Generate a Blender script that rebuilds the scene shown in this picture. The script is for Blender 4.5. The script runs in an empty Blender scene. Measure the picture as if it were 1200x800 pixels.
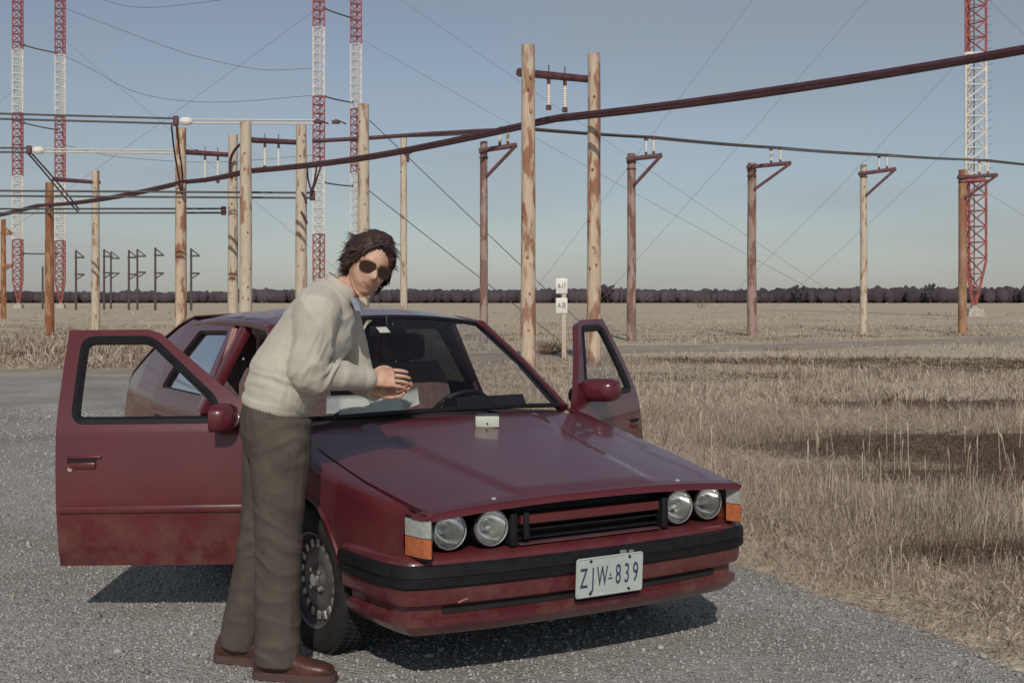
import bpy, bmesh, math, random
import numpy as np
from mathutils import Vector, Matrix, Euler, noise
from mathutils.geometry import delaunay_2d_cdt

random.seed(7); rng = np.random.default_rng(7)
R = math.radians
scene = bpy.context.scene
col = scene.collection

# ---------------------------------------------------------------- camera
CAM_H, FPX, HORIZON = 1.44, 1500.0, 352.0
cd = bpy.data.cameras.new('camera'); cam = bpy.data.objects.new('camera', cd); col.objects.link(cam)
cam.location = (0, 0, CAM_H); cam.rotation_euler = (R(90), 0, 0)
cd.sensor_width = 36; cd.lens = FPX / 1200 * 36; cd.shift_y = (HORIZON - 400) / 1200
cd.clip_start = 0.1; cd.clip_end = 6000
scene.camera = cam

# ---------------------------------------------------------------- sky and sun
SUN_EL, SUN_AZ = 35.0, 1.0          # sun behind the camera, a little to its right
w = bpy.data.worlds.new('World'); scene.world = w; w.use_nodes = True
nt = w.node_tree; nt.nodes.clear()
sky = nt.nodes.new('ShaderNodeTexSky'); sky.sky_type = 'NISHITA'; sky.sun_disc = False
sky.sun_elevation = R(SUN_EL); sky.sun_rotation = R(180 - SUN_AZ)
sky.air_density = 1.0; sky.dust_density = 0.6; sky.ozone_density = 1.0
hs = nt.nodes.new('ShaderNodeHueSaturation'); hs.inputs['Saturation'].default_value = 0.62
# thin high cirrus streaks
tc = nt.nodes.new('ShaderNodeTexCoord'); mp = nt.nodes.new('ShaderNodeMapping')
mp.inputs['Scale'].default_value = (1.6, 1.6, 9.0); mp.inputs['Rotation'].default_value = (0, R(12), 0)
nz = nt.nodes.new('ShaderNodeTexNoise'); nz.inputs['Scale'].default_value = 1.7; nz.inputs['Detail'].default_value = 7
cr = nt.nodes.new('ShaderNodeValToRGB'); cr.color_ramp.elements[0].position = .42; cr.color_ramp.elements[1].position = .8
cr.color_ramp.elements[1].color = (.60, .60, .60, 1)
mx = nt.nodes.new('ShaderNodeMixRGB'); mx.inputs['Color2'].default_value = (5.2, 5.3, 5.4, 1)
bg = nt.nodes.new('ShaderNodeBackground'); bg.inputs['Strength'].default_value = 0.072
out = nt.nodes.new('ShaderNodeOutputWorld')
L = nt.links.new
tn = nt.nodes.new('ShaderNodeMixRGB'); tn.blend_type = 'MULTIPLY'; tn.inputs['Fac'].default_value = 1; tn.inputs['Color2'].default_value = (.92, .97, 1.05, 1)
L(sky.outputs[0], hs.inputs['Color']); L(hs.outputs[0], tn.inputs['Color1']); L(tn.outputs[0], mx.inputs['Color1'])
L(tc.outputs['Generated'], mp.inputs[0]); L(mp.outputs[0], nz.inputs['Vector']); L(nz.outputs['Fac'], cr.inputs[0])
L(cr.outputs[0], mx.inputs['Fac']); L(mx.outputs[0], bg.inputs['Color']); L(bg.outputs[0], out.inputs['Surface'])
sd = bpy.data.lights.new('sun', 'SUN'); sd.energy = 2.8; sd.angle = R(0.5); sd.color = (1, .91, .79)
sun = bpy.data.objects.new('sun', sd); col.objects.link(sun)
sdir = Vector((math.sin(R(SUN_AZ)) * math.cos(R(SUN_EL)), -math.cos(R(SUN_AZ)) * math.cos(R(SUN_EL)), math.sin(R(SUN_EL))))
sun.rotation_euler = sdir.to_track_quat('Z', 'Y').to_euler(); sun.location = sdir * 50
vs = scene.view_settings; vs.view_transform = 'Standard'; vs.look = 'None'; vs.gamma = 1; vs.exposure = -0.25
scene.cycles.max_bounces = 8; scene.cycles.transparent_max_bounces = 12

# ---------------------------------------------------------------- helpers
def at(px, py, Y):
    return Vector(((px - 600) / FPX * Y, Y, CAM_H - (py - HORIZON) / FPX * Y))
def link(o, parent=None):
    col.objects.link(o)
    if parent is not None: o.parent = parent
    return o
def empty(name, loc=(0, 0, 0), rz=0, parent=None):
    o = bpy.data.objects.new(name, None); o.location = loc; o.rotation_euler = (0, 0, rz); o.empty_display_size = .1
    return link(o, parent)
def tag(o, label=None, cat=None, group=None, kind=None):
    if label: o['label'] = label
    if cat: o['category'] = cat
    if group: o['group'] = group
    if kind: o['kind'] = kind
    return o
def finish(o, smooth=35):
    me = o.data
    if smooth is not None:
        me.shade_smooth()
        if smooth < 180: me.set_sharp_from_angle(angle=R(smooth))
    return o

class MB:
    def __init__(s): s.v = []; s.f = []; s.m = []; s.mi = 0
    def add(s, vs, fs):
        b = len(s.v); s.v += [tuple(v) for v in vs]
        for f in fs: s.f.append(tuple(b + i for i in f)); s.m.append(s.mi)
        return s
    def box(s, c, size, rot=None, taper=1.0):
        x, y, z = (k / 2 for k in size); c = Vector(c)
        p = []
        for k in (-1, 1):
            t = taper if k > 0 else 1
            for (a, b) in ((-1, -1), (1, -1), (1, 1), (-1, 1)):
                q = Vector((a * x * t, b * y * t, k * z))
                if rot is not None: q = rot @ q
                p.append(c + q)
        return s.add(p, [(3, 2, 1, 0), (4, 5, 6, 7), (0, 1, 5, 4), (1, 2, 6, 5), (2, 3, 7, 6), (3, 0, 4, 7)])
    def rbox(s, c, size, r=.01, rot=None):
        # box with chamfered edges
        bm = bmesh.new(); bmesh.ops.create_cube(bm, size=1)
        for v in bm.verts: v.co = Vector((v.co.x * size[0], v.co.y * size[1], v.co.z * size[2]))
        bmesh.ops.bevel(bm, geom=list(bm.edges), offset=min(r, min(size) * .45), segments=2, affect='EDGES', profile=.5)
        c = Vector(c)
        for v in bm.verts: v.co = c + (rot @ v.co if rot is not None else v.co)
        bm.verts.index_update()
        s.add([v.co for v in bm.verts], [[v.index for v in f.verts] for f in bm.faces]); bm.free(); return s
    def tube(s, pts, rad, n=8, cap=True, sq=(1, 1)):
        pts = [Vector(p) for p in pts]; k = len(pts)
        if not hasattr(rad, '__len__'): rad = [rad] * k
        T = [((pts[min(i + 1, k - 1)] - pts[max(i - 1, 0)])).normalized() for i in range(k)]
        up = Vector((0, 0, 1)) if abs(T[0].z) < .95 else Vector((0, 1, 0))
        N = (up - T[0] * up.dot(T[0])).normalized(); vs = []
        for i in range(k):
            N = (N - T[i] * N.dot(T[i])).normalized(); B = T[i].cross(N)
            for j in range(n):
                a = 2 * math.pi * j / n
                vs.append(pts[i] + N * (math.cos(a) * rad[i] * sq[0]) + B * (math.sin(a) * rad[i] * sq[1]))
        fs = [(i * n + j, i * n + (j + 1) % n, (i + 1) * n + (j + 1) % n, (i + 1) * n + j) for i in range(k - 1) for j in range(n)]
        if cap: fs += [tuple(range(n - 1, -1, -1)), tuple((k - 1) * n + j for j in range(n))]
        return s.add(vs, fs)
    def loft(s, rings, cap=True, closed=True):
        n = len(rings[0]); vs = [v for r in rings for v in r]; k = len(rings); m = n if closed else n - 1
        fs = [(i * n + j, i * n + (j + 1) % n, (i + 1) * n + (j + 1) % n, (i + 1) * n + j) for i in range(k - 1) for j in range(m)]
        if cap and closed: fs += [tuple(range(n - 1, -1, -1)), tuple((k - 1) * n + j for j in range(n))]
        return s.add(vs, fs)
    def lathe(s, prof, M=None, n=24, cap=False):
        # profile (r, x) turned about the X axis
        rings = [[Vector((x, r * math.cos(2 * math.pi * j / n), r * math.sin(2 * math.pi * j / n))) for j in range(n)] for r, x in prof]
        if M is not None: rings = [[M @ v for v in r] for r in rings]
        return s.loft(rings, cap=cap)
    def ellipsoid(s, c, r, n=12, m=8, rot=None):
        c = Vector(c); rings = []
        for i in range(m + 1):
            a = math.pi * (i + .02) / (m + .04); ring = []
            for j in range(n):
                b = 2 * math.pi * j / n
                q = Vector((r[0] * math.sin(a) * math.cos(b), r[1] * math.sin(a) * math.sin(b), -r[2] * math.cos(a)))
                ring.append(c + (rot @ q if rot is not None else q))
            rings.append(ring)
        return s.loft(rings)
    def mesh(s, name, mats):
        me = bpy.data.meshes.new(name); me.from_pydata(s.v, [], s.f)
        if not isinstance(mats, (list, tuple)): mats = [mats]
        for m in mats: me.materials.append(m)
        if len(mats) > 1: me.polygons.foreach_set('material_index', s.m)
        me.update(); return me
    def build(s, name, mats, parent=None, smooth=35, loc=None, fix=True):
        me = s.mesh(name, mats)
        if fix:
            bm = bmesh.new(); bm.from_mesh(me); bmesh.ops.recalc_face_normals(bm, faces=bm.faces); bm.to_mesh(me); bm.free()
        o = bpy.data.objects.new(name, me); link(o, parent)
        if loc is not None: o.location = loc
        return finish(o, smooth)

def inside(poly, P):
    P = np.asarray(P, float).reshape(-1, 2); r = np.zeros(len(P), bool); q = np.asarray(poly, float); n = len(q); j = n - 1
    for i in range(n):
        xi, yi = q[i]; xj, yj = q[j]
        if yi != yj:
            c = ((yi > P[:, 1]) != (yj > P[:, 1])) & (P[:, 0] < (xj - xi) * (P[:, 1] - yi) / (yj - yi) + xi); r ^= c
        j = i
    return r
def dens(poly, step):
    o = []
    n = len(poly)
    for i in range(n):
        a, b = Vector(poly[i]), Vector(poly[(i + 1) % n]); k = max(1, int((b - a).length / step))
        o += [tuple(a + (b - a) * j / k) for j in range(k)]
    return o
def panel(name, outline, fmap, mat, parent=None, holes=(), step=.035, thick=.006, smooth=40, loc=None):
    """sheet-metal panel: 2-D outline with holes, filled with small triangles and bent onto a curved surface"""
    loops = [dens(outline, step)] + [dens(h, step) for h in holes]
    V = []; Ed = []
    for lp in loops:
        b = len(V); V += [Vector(p) for p in lp]; Ed += [(b + i, b + (i + 1) % len(lp)) for i in range(len(lp))]
    bx = np.array(loops[0]); lo, hi = bx.min(0), bx.max(0)
    g = np.array([(x + (.5 * step if k % 2 else 0), y) for k, y in enumerate(np.arange(lo[1] + step * .5, hi[1], step * .87)) for x in np.arange(lo[0] + step * .4, hi[0], step)])
    if len(g):
        ok = inside(loops[0], g)
        for lp in loops[1:]: ok &= ~inside(lp, g)
        allb = np.array([tuple(v) for v in V]); g = g[ok]
        if len(g):
            d = np.array([np.min(((allb - p) ** 2).sum(1)) for p in g]); g = g[d > (step * .45) ** 2]
        V += [Vector(p) for p in g]
    vo, _, fo, *_ = delaunay_2d_cdt(V, Ed, [], 0, 1e-6)
    c = np.array([sum((vo[i] for i in f), Vector((0, 0))) / len(f) for f in fo])
    ok = inside(loops[0], c)
    for lp in loops[1:]: ok &= ~inside(lp, c)
    tri = [tuple(f) for f, k in zip(fo, ok) if k]; used = sorted({i for f in tri for i in f}); re = {i: j for j, i in enumerate(used)}
    tri = [tuple(re[i] for i in f) for f in tri]; uv = [vo[i] for i in used]; n = len(uv); P = [Vector(fmap(q.x, q.y)) for q in uv]; e = 2e-3; NN = []
    for q in uv:
        du = Vector(fmap(q.x + e, q.y)) - Vector(fmap(q.x - e, q.y)); dv = Vector(fmap(q.x, q.y + e)) - Vector(fmap(q.x, q.y - e)); NN.append(du.cross(dv).normalized())
    # orient triangles along the analytic normal
    for k, f in enumerate(tri):
        if (P[f[1]] - P[f[0]]).cross(P[f[2]] - P[f[0]]).dot(NN[f[0]]) < 0: tri[k] = (f[0], f[2], f[1])
    V3 = list(P); N3 = list(NN); F3 = list(tri)
    if thick:
        h = thick / 2; V3 = [p + m * h for p, m in zip(P, NN)] + [p - m * h for p, m in zip(P, NN)]; N3 = NN + [-m for m in NN]; F3 += [(f[0] + n, f[2] + n, f[1] + n) for f in tri]
        ed = {}
        for f in tri:
            for i in range(3): ed[(f[i], f[(i + 1) % 3])] = 1
        for (i, j) in list(ed):
            if (j, i) not in ed:
                b0 = len(V3); rn = (P[j] - P[i]).cross(NN[i]).normalized(); V3 += [V3[i], V3[j], V3[j + n], V3[i + n]]; N3 += [rn] * 4; F3.append((b0 + 3, b0 + 2, b0 + 1, b0))
    me = bpy.data.meshes.new(name); me.from_pydata(V3, [], F3); me.materials.append(mat); me.shade_smooth(); me.update(); me.normals_split_custom_set_from_vertices([tuple(m) for m in N3])
    o = bpy.data.objects.new(name, me); link(o, parent)
    if loc is not None: o.location = loc
    return o
def ip(x, xs, ys): return float(np.interp(x, xs, ys))
def sst(a, b, x):
    t = min(1, max(0, (x - a) / (b - a))); return t * t * (3 - 2 * t)
def catmull(P, k=6):
    P = [Vector(p) for p in P]; o = []
    for i in range(len(P) - 1):
        a, b, c, d = P[max(i - 1, 0)], P[i], P[i + 1], P[min(i + 2, len(P) - 1)]
        for j in range(k):
            t = j / k; o.append(.5 * ((2 * b) + (c - a) * t + (2 * a - 5 * b + 4 * c - d) * t * t + (3 * b - a - 3 * c + d) * t ** 3))
    return o + [P[-1]]
def text_mesh(name, body, size, mat, parent, M, extrude=.0006, sx=1.0):
    cu = bpy.data.curves.new(name, 'FONT'); cu.body = body; cu.size = size; cu.align_x = 'CENTER'; cu.align_y = 'CENTER'; cu.extrude = extrude
    t = bpy.data.objects.new(name, cu); col.objects.link(t); bpy.context.view_layer.update()
    me = bpy.data.meshes.new_from_object(t.evaluated_get(bpy.context.evaluated_depsgraph_get()))
    bpy.data.objects.remove(t); me.materials.clear(); me.materials.append(mat)
    me.transform(Matrix.Diagonal((sx, 1, 1, 1))); me.transform(M)
    o = bpy.data.objects.new(name, me); link(o, parent); return o

# ---------------------------------------------------------------- materials
def pmat(name, base, rough=.6, metal=0, var=0.0, vscale=8, col2=None, bump=0, bscale=60, coat=0, spec=.5, stretch=(1, 1, 1), sheen=0, attr=None, lo=.35, hi=.65, detail=5):
    m = bpy.data.materials.new(name); m.use_nodes = True; t = m.node_tree; b = t.nodes['Principled BSDF']; N = t.nodes.new; K = t.links.new
    b.inputs['Base Color'].default_value = (*base, 1); b.inputs['Roughness'].default_value = rough; b.inputs['Metallic'].default_value = metal
    b.inputs['Specular IOR Level'].default_value = spec; b.inputs['Coat Weight'].default_value = coat; b.inputs['Coat Roughness'].default_value = .06
    if sheen: b.inputs['Sheen Weight'].default_value = sheen
    tc = N('ShaderNodeTexCoord'); mp = N('ShaderNodeMapping'); mp.inputs['Scale'].default_value = stretch; K(tc.outputs['Object'], mp.inputs[0])
    if var or col2:
        n = N('ShaderNodeTexNoise'); n.inputs['Scale'].default_value = vscale; n.inputs['Detail'].default_value = detail; K(mp.outputs[0], n.inputs['Vector'])
        r = N('ShaderNodeValToRGB'); e = r.color_ramp.elements; e[0].position = lo; e[1].position = hi
        c2 = col2 or tuple(min(1, c * (1 + var)) for c in base); c1 = base if col2 else tuple(c * (1 - var) for c in base)
        e[0].color = (*c1, 1); e[1].color = (*c2, 1); K(n.outputs['Fac'], r.inputs[0]); K(r.outputs[0], b.inputs['Base Color'])
    if attr:
        a = N('ShaderNodeAttribute'); a.attribute_name = attr; K(a.outputs['Color'], b.inputs['Base Color'])
    if bump:
        n2 = N('ShaderNodeTexNoise'); n2.inputs['Scale'].default_value = bscale; n2.inputs['Detail'].default_value = 4; K(mp.outputs[0], n2.inputs['Vector'])
        bp = N('ShaderNodeBump'); bp.inputs['Strength'].default_value = bump; bp.inputs['Distance'].default_value = .01; K(n2.outputs['Fac'], bp.inputs['Height']); K(bp.outputs[0], b.inputs['Normal'])
    return m
def glass_mat(name, tint, refl=1.0):
    m = bpy.data.materials.new(name); m.use_nodes = True; t = m.node_tree; t.nodes.clear(); N = t.nodes.new; K = t.links.new
    o = N('ShaderNodeOutputMaterial'); tr = N('ShaderNodeBsdfTransparent'); tr.inputs[0].default_value = (*tint, 1)
    g = N('ShaderNodeBsdfGlossy'); g.inputs['Roughness'].default_value = .03; fr = N('ShaderNodeFresnel'); fr.inputs[0].default_value = 1.5
    mu = N('ShaderNodeMath'); mu.operation = 'MULTIPLY'; mu.inputs[1].default_value = refl; mi = N('ShaderNodeMixShader')
    K(fr.outputs[0], mu.inputs[0]); K(mu.outputs[0], mi.inputs[0]); K(tr.outputs[0], mi.inputs[1]); K(g.outputs[0], mi.inputs[2]); K(mi.outputs[0], o.inputs[0]); return m

def wood_mat(name, pale, brown, grey, amount):
    """peeled pole: pale wood with long brown bark stains, checks and knots"""
    m = bpy.data.materials.new(name); m.use_nodes = True; t = m.node_tree; b = t.nodes['Principled BSDF']; N = t.nodes.new; K = t.links.new
    b.inputs['Roughness'].default_value = .8
    tc = N('ShaderNodeTexCoord'); oi = N('ShaderNodeObjectInfo')
    ad = N('ShaderNodeVectorMath'); ad.operation = 'ADD'; K(tc.outputs['Object'], ad.inputs[0])
    sc = N('ShaderNodeVectorMath'); sc.operation = 'SCALE'; sc.inputs[0].default_value = (31, 17, 53); K(oi.outputs['Random'], sc.inputs['Scale']); K(sc.outputs[0], ad.inputs[1])
    def ns(scale, st, detail=5):
        mp = N('ShaderNodeMapping'); mp.inputs['Scale'].default_value = st; K(ad.outputs[0], mp.inputs[0])
        n = N('ShaderNodeTexNoise'); n.inputs['Scale'].default_value = scale; n.inputs['Detail'].default_value = detail; K(mp.outputs[0], n.inputs['Vector']); return n
    def ramp(n, p0, c0, p1, c1):
        r = N('ShaderNodeValToRGB'); e = r.color_ramp.elements; e[0].position = p0; e[1].position = p1; e[0].color = (*c0, 1); e[1].color = (*c1, 1); K(n.outputs['Fac'], r.inputs[0]); return r
    big = ramp(ns(3.4, (1.5, 1.5, .45), 12), amount - .03, (0, 0, 0), amount + .05, (1, 1, 1))
    fine = ramp(ns(9, (3, 3, .22)), .35, tuple(c * .72 for c in pale), .7, pale)
    fb = ramp(ns(12, (3, 3, .3)), .3, tuple(c * .6 for c in brown), .75, brown)
    m1 = N('ShaderNodeMixRGB'); K(big.outputs[0], m1.inputs['Fac']); K(fine.outputs[0], m1.inputs['Color1']); K(fb.outputs[0], m1.inputs['Color2'])
    gr = ramp(ns(1.1, (1, 1, .3), 3), .5, (0, 0, 0), .75, (.7, .7, .7)); m2 = N('ShaderNodeMixRGB'); K(gr.outputs[0], m2.inputs['Fac']); K(m1.outputs[0], m2.inputs['Color1']); m2.inputs['Color2'].default_value = (*grey, 1)
    K(m2.outputs[0], b.inputs['Base Color'])
    bp = N('ShaderNodeBump'); bp.inputs['Strength'].default_value = .5; bp.inputs['Distance'].default_value = .02; K(fine.outputs[0], bp.inputs['Height']); K(bp.outputs[0], b.inputs['Normal'])
    return m

M = {}
M['paint'] = pmat('maroon_paint', (.108, .0175, .025), .30, var=.10, vscale=3, coat=.5, spec=.35, bump=.02, bscale=25)
_t = M['paint'].node_tree; _N = _t.nodes.new; _K = _t.links.new; _b = _t.nodes['Principled BSDF']      # road dust on the lower panels, faint film elsewhere
_tc = _N('ShaderNodeTexCoord'); _sx = _N('ShaderNodeSeparateXYZ'); _K(_tc.outputs['Object'], _sx.inputs[0]); _mr = _N('ShaderNodeMapRange'); _mr.inputs[1].default_value = .62; _mr.inputs[2].default_value = .18; _mr.inputs[3].default_value = .05; _mr.inputs[4].default_value = .75; _K(_sx.outputs[2], _mr.inputs[0])
_n = _N('ShaderNodeTexNoise'); _n.inputs['Scale'].default_value = 7; _n.inputs['Detail'].default_value = 9; _n.inputs['Roughness'].default_value = .7; _K(_tc.outputs['Object'], _n.inputs['Vector'])
_rp = _N('ShaderNodeValToRGB'); _rp.color_ramp.elements[0].position = .42; _rp.color_ramp.elements[1].position = .72; _K(_n.outputs['Fac'], _rp.inputs[0]); _mu = _N('ShaderNodeMath'); _mu.operation = 'MULTIPLY'; _K(_rp.outputs[0], _mu.inputs[0]); _K(_mr.outputs[0], _mu.inputs[1])
_mx = _N('ShaderNodeMixRGB'); _mx.inputs['Color2'].default_value = (.20, .13, .10, 1); _src = _b.inputs['Base Color'].links[0].from_socket; _K(_src, _mx.inputs['Color1']); _K(_mu.outputs[0], _mx.inputs['Fac']); _K(_mx.outputs[0], _b.inputs['Base Color'])
M['black'] = pmat('black_trim', (.011, .011, .014), .5, spec=.3, var=.25, vscale=30, bump=.1, bscale=300)
M['rubber'] = pmat('tyre_rubber', (.022, .021, .022), .85, var=.3, vscale=20, bump=.2, bscale=200)
M['dark'] = pmat('dark_cavity', (.012, .011, .013), .9, var=.2)
M['cloth'] = pmat('maroon_upholstery', (.16, .095, .095), .9, var=.25, vscale=60, bump=.3, bscale=400, sheen=.3)
M['dash'] = pmat('dashboard_vinyl', (.06, .04, .045), .65, var=.2, bump=.2, bscale=250)
M['chrome'] = pmat('lamp_reflector', (.88, .89, .88), .17, metal=.9, var=.06, vscale=40)
M['darkrim'] = pmat('wheel_grey', (.14, .13, .13), .45, metal=.4, var=.25, vscale=14)
M['alloy'] = pmat('wheel_silver', (.40, .38, .37), .4, metal=.6, var=.25, vscale=14)
M['lampring'] = pmat('lamp_ring', (.35, .34, .34), .35, metal=.7, var=.2)
M['lens'] = glass_mat('lamp_glass', (.97, .98, .97), .8)
M['glass'] = glass_mat('window_glass', (.90, .92, .91), .9)
M['orange'] = pmat('amber_lens', (.46, .13, .05), .25, var=.15, vscale=60, coat=.5)
M['clearlens'] = pmat('clear_lens', (.36, .38, .37), .2, var=.12, vscale=50, coat=.5)
M['plate'] = pmat('plate_white', (.46, .52, .50), .45, var=.05, vscale=20, bump=.05)
M['ink'] = pmat('plate_blue', (.035, .045, .11), .5, var=.1)
M['jamb'] = pmat('jamb_trim', (.33, .17, .15), .6, var=.1)
M['woodA'] = wood_mat('pole_pale', (.66, .53, .41), (.40, .20, .125), (.58, .50, .41), .515)
M['woodB'] = wood_mat('pole_mauve', (.42, .30, .27), (.26, .14, .11), (.36, .30, .28), .50)
M['woodC'] = wood_mat('pole_orange', (.46, .26, .14), (.34, .13, .06), (.40, .30, .22), .46)
M['woodW'] = wood_mat('pole_cream', (.66, .57, .45), (.42, .24, .15), (.56, .51, .44), .57)
M['iron'] = pmat('maroon_iron', (.115, .050, .060), .7, var=.3, vscale=6, bump=.1)
M['pipe'] = pmat('feeder_pipe', (.085, .036, .050), .55, var=.2, vscale=3)
M['cable'] = pmat('grey_cable', (.10, .095, .095), .7, var=.2)
M['pale'] = pmat('pale_rod', (.62, .60, .54), .5, var=.08)
M['porc'] = pmat('porcelain', (.80, .80, .76), .25, var=.05)
M['red'] = pmat('mast_red', (.33, .10, .095), .65, var=.25, vscale=2)
M['white'] = pmat('mast_white', (.70, .68, .64), .6, var=.12, vscale=2)
M['conc'] = pmat('concrete', (.42, .40, .36), .9, var=.2, vscale=5, bump=.3)
M['farpole'] = pmat('far_pole', (.10, .075, .075), .9, var=.2)
# ================================================================ GROUND
def ground_mat():
    m = bpy.data.materials.new('straw_field'); m.use_nodes = True; t = m.node_tree; b = t.nodes['Principled BSDF']; N = t.nodes.new; K = t.links.new
    b.inputs['Roughness'].default_value = .95; b.inputs['Specular IOR Level'].default_value = .1
    tc = N('ShaderNodeTexCoord')
    def ns(scale, st, d=6):
        mp = N('ShaderNodeMapping'); mp.inputs['Scale'].default_value = st; K(tc.outputs['Object'], mp.inputs[0])
        n = N('ShaderNodeTexNoise'); n.inputs['Scale'].default_value = scale; n.inputs['Detail'].default_value = d; n.inputs['Roughness'].default_value = .65; K(mp.outputs[0], n.inputs['Vector']); return n
    def ramp(n, a, c0, b_, c1):
        r = N('ShaderNodeValToRGB'); e = r.color_ramp.elements; e[0].position = a; e[1].position = b_; e[0].color = (*c0, 1); e[1].color = (*c1, 1); K(n.outputs['Fac'], r.inputs[0]); return r
    a = ramp(ns(.16, (1, 1, 1)), .35, (.60, .51, .37), .65, (.74, .65, .50))
    f = ramp(ns(5, (1, 1, 1)), .3, (.6, .6, .6), .7, (1, 1, 1))
    d = ramp(ns(.11, (.5, 1, 1), 8), .60, (0, 0, 0), .72, (.8, .8, .8))
    m1 = N('ShaderNodeMixRGB'); K(d.outputs[0], m1.inputs['Fac']); K(a.outputs[0], m1.inputs['Color1']); m1.inputs['Color2'].default_value = (.20, .13, .085, 1)
    m2 = N('ShaderNodeMixRGB'); m2.blend_type = 'MULTIPLY'; m2.inputs['Fac'].default_value = .8; K(m1.outputs[0], m2.inputs['Color1']); K(f.outputs[0], m2.inputs['Color2'])
    K(m2.outputs[0], b.inputs['Base Color'])
    bp = N('ShaderNodeBump'); bp.inputs['Strength'].default_value = .9; bp.inputs['Distance'].default_value = .12; K(ns(2.5, (1, 1, 1)).outputs['Fac'], bp.inputs['Height']); K(bp.outputs[0], b.inputs['Normal'])
    return m
g = MB(); xs = [-3000, -300, -60, -20, 20, 60, 300, 3000]; ys = [-60, 5, 30, 80, 250, 700, 3500]
g.add([(x, y, 0) for y in ys for x in xs], [(j * 8 + i, j * 8 + i + 1, (j + 1) * 8 + i + 1, (j + 1) * 8 + i) for j in range(6) for i in range(7)])
tag(g.build('field', ground_mat(), smooth=None), 'flat field of pale dry straw reaching to the woods', kind='structure')

def gravel_mat(name, c0, c1, ruts=False):
    m = bpy.data.materials.new(name); m.use_nodes = True; t = m.node_tree; b = t.nodes['Principled BSDF']; N = t.nodes.new; K = t.links.new
    b.inputs['Roughness'].default_value = .95; b.inputs['Specular IOR Level'].default_value = .15
    tc = N('ShaderNodeTexCoord'); vo = N('ShaderNodeTexVoronoi'); vo.inputs['Scale'].default_value = 75; K(tc.outputs['Object'], vo.inputs['Vector'])
    r = N('ShaderNodeValToRGB'); e = r.color_ramp.elements; e[0].color = (*c0, 1); e[1].color = (*c1, 1); e[0].position = .1; e[1].position = .9
    sp = N('ShaderNodeSeparateColor'); K(vo.outputs['Color'], sp.inputs[0]); K(sp.outputs[0], r.inputs[0])
    n = N('ShaderNodeTexNoise'); n.inputs['Scale'].default_value = .7; n.inputs['Detail'].default_value = 6; K(tc.outputs['Object'], n.inputs['Vector'])
    r2 = N('ShaderNodeValToRGB'); e = r2.color_ramp.elements; e[0].position = .35; e[1].position = .68; e[0].color = (.74, .69, .62, 1); e[1].color = (1, 1, 1, 1); K(n.outputs['Fac'], r2.inputs[0])
    mu = N('ShaderNodeMixRGB'); mu.blend_type = 'MULTIPLY'; mu.inputs['Fac'].default_value = 1; K(r.outputs[0], mu.inputs['Color1']); K(r2.outputs[0], mu.inputs['Color2']); K(mu.outputs[0], b.inputs['Base Color'])
    if ruts:      # two worn wheel tracks along the road, packed fine and pale
        mp = N('ShaderNodeMapping'); mp.inputs['Rotation'].default_value = (0, 0, R(-22.3)); mp.inputs['Scale'].default_value = (1 / 6, .02, 1); mp.vector_type = 'TEXTURE'; mp.inputs['Scale'].default_value = (6, 60, 1); mp.inputs['Location'].default_value = (-3.1, 5.3, 0); mp.inputs['Rotation'].default_value = (0, 0, R(22.3)); K(tc.outputs['Object'], mp.inputs[0])
        sx = N('ShaderNodeSeparateXYZ'); K(mp.outputs[0], sx.inputs[0]); nn = N('ShaderNodeMath'); nn.operation = 'MULTIPLY_ADD'; nn.inputs[1].default_value = .06; K(n.outputs['Fac'], nn.inputs[0]); K(sx.outputs[0], nn.inputs[2])
        r3 = N('ShaderNodeValToRGB'); cr_ = r3.color_ramp; e = cr_.elements; e[0].position = .0; e[0].color = (.82, .76, .68, 1); e[1].position = 1; e[1].color = (.84, .80, .74, 1)
        for p_, c_ in ((.26, .92), (.32, 1.0), (.38, .92), (.46, .84), (.54, .92), (.60, 1.0), (.66, .92)): q_ = e.new(p_); q_.color = (c_, c_ * .99, c_ * .975, 1)
        K(nn.outputs[0], r3.inputs[0]); m3 = N('ShaderNodeMixRGB'); m3.blend_type = 'MULTIPLY'; m3.inputs['Fac'].default_value = 1; K(mu.outputs[0], m3.inputs['Color1']); K(r3.outputs[0], m3.inputs['Color2']); K(m3.outputs[0], b.inputs['Base Color'])
    bp = N('ShaderNodeBump'); bp.inputs['Strength'].default_value = .8; bp.inputs['Distance'].default_value = .012; K(vo.outputs['Distance'], bp.inputs['Height']); bp.invert = True; K(bp.outputs[0], b.inputs['Normal'])
    return m
M['gravel'] = gravel_mat('grey_gravel', (.37, .37, .37), (.60, .61, .61), True)
def wob(pts, step, amp, seed):
    o = []
    for i in range(len(pts) - 1):
        a, b = Vector(pts[i]), Vector(pts[i + 1]); k = max(1, int((b - a).length / step)); nrm = Vector((-(b - a).y, (b - a).x)).normalized()
        for j in range(k):
            p = a + (b - a) * j / k; o.append(tuple(p + nrm * amp * noise.noise(Vector((p.x * 1.7 + seed, p.y * 1.7, seed)))))
    return o + [tuple(pts[-1])]
right_edge = wob([(4.4, -1), (2.0, 5.05), (1.24, 6.9), (-5.8, 24.0)], .25, .16, 3)
left_edge = wob([(-10.6, 24.6), (-2.35, 5.6), (.4, -1)], .25, .2, 9)
ROAD = right_edge + left_edge
far_e = wob([(60, 82), (40, 66), (14.4, 47), (8.4, 42.3), (3.5, 40.5), (-3, 32), (-8, 27.2), (-11, 26.8), (-40, 24), (-60, 23)], .6, .35, 5)
near_e = wob([(-60, 18.5), (-40, 19), (-12, 22), (-7, 23.5), (-2, 28), (3.3, 35), (7.3, 36.8), (12.6, 41), (40, 59), (60, 75)], .6, .35, 8)
TRACK = far_e + near_e
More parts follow.
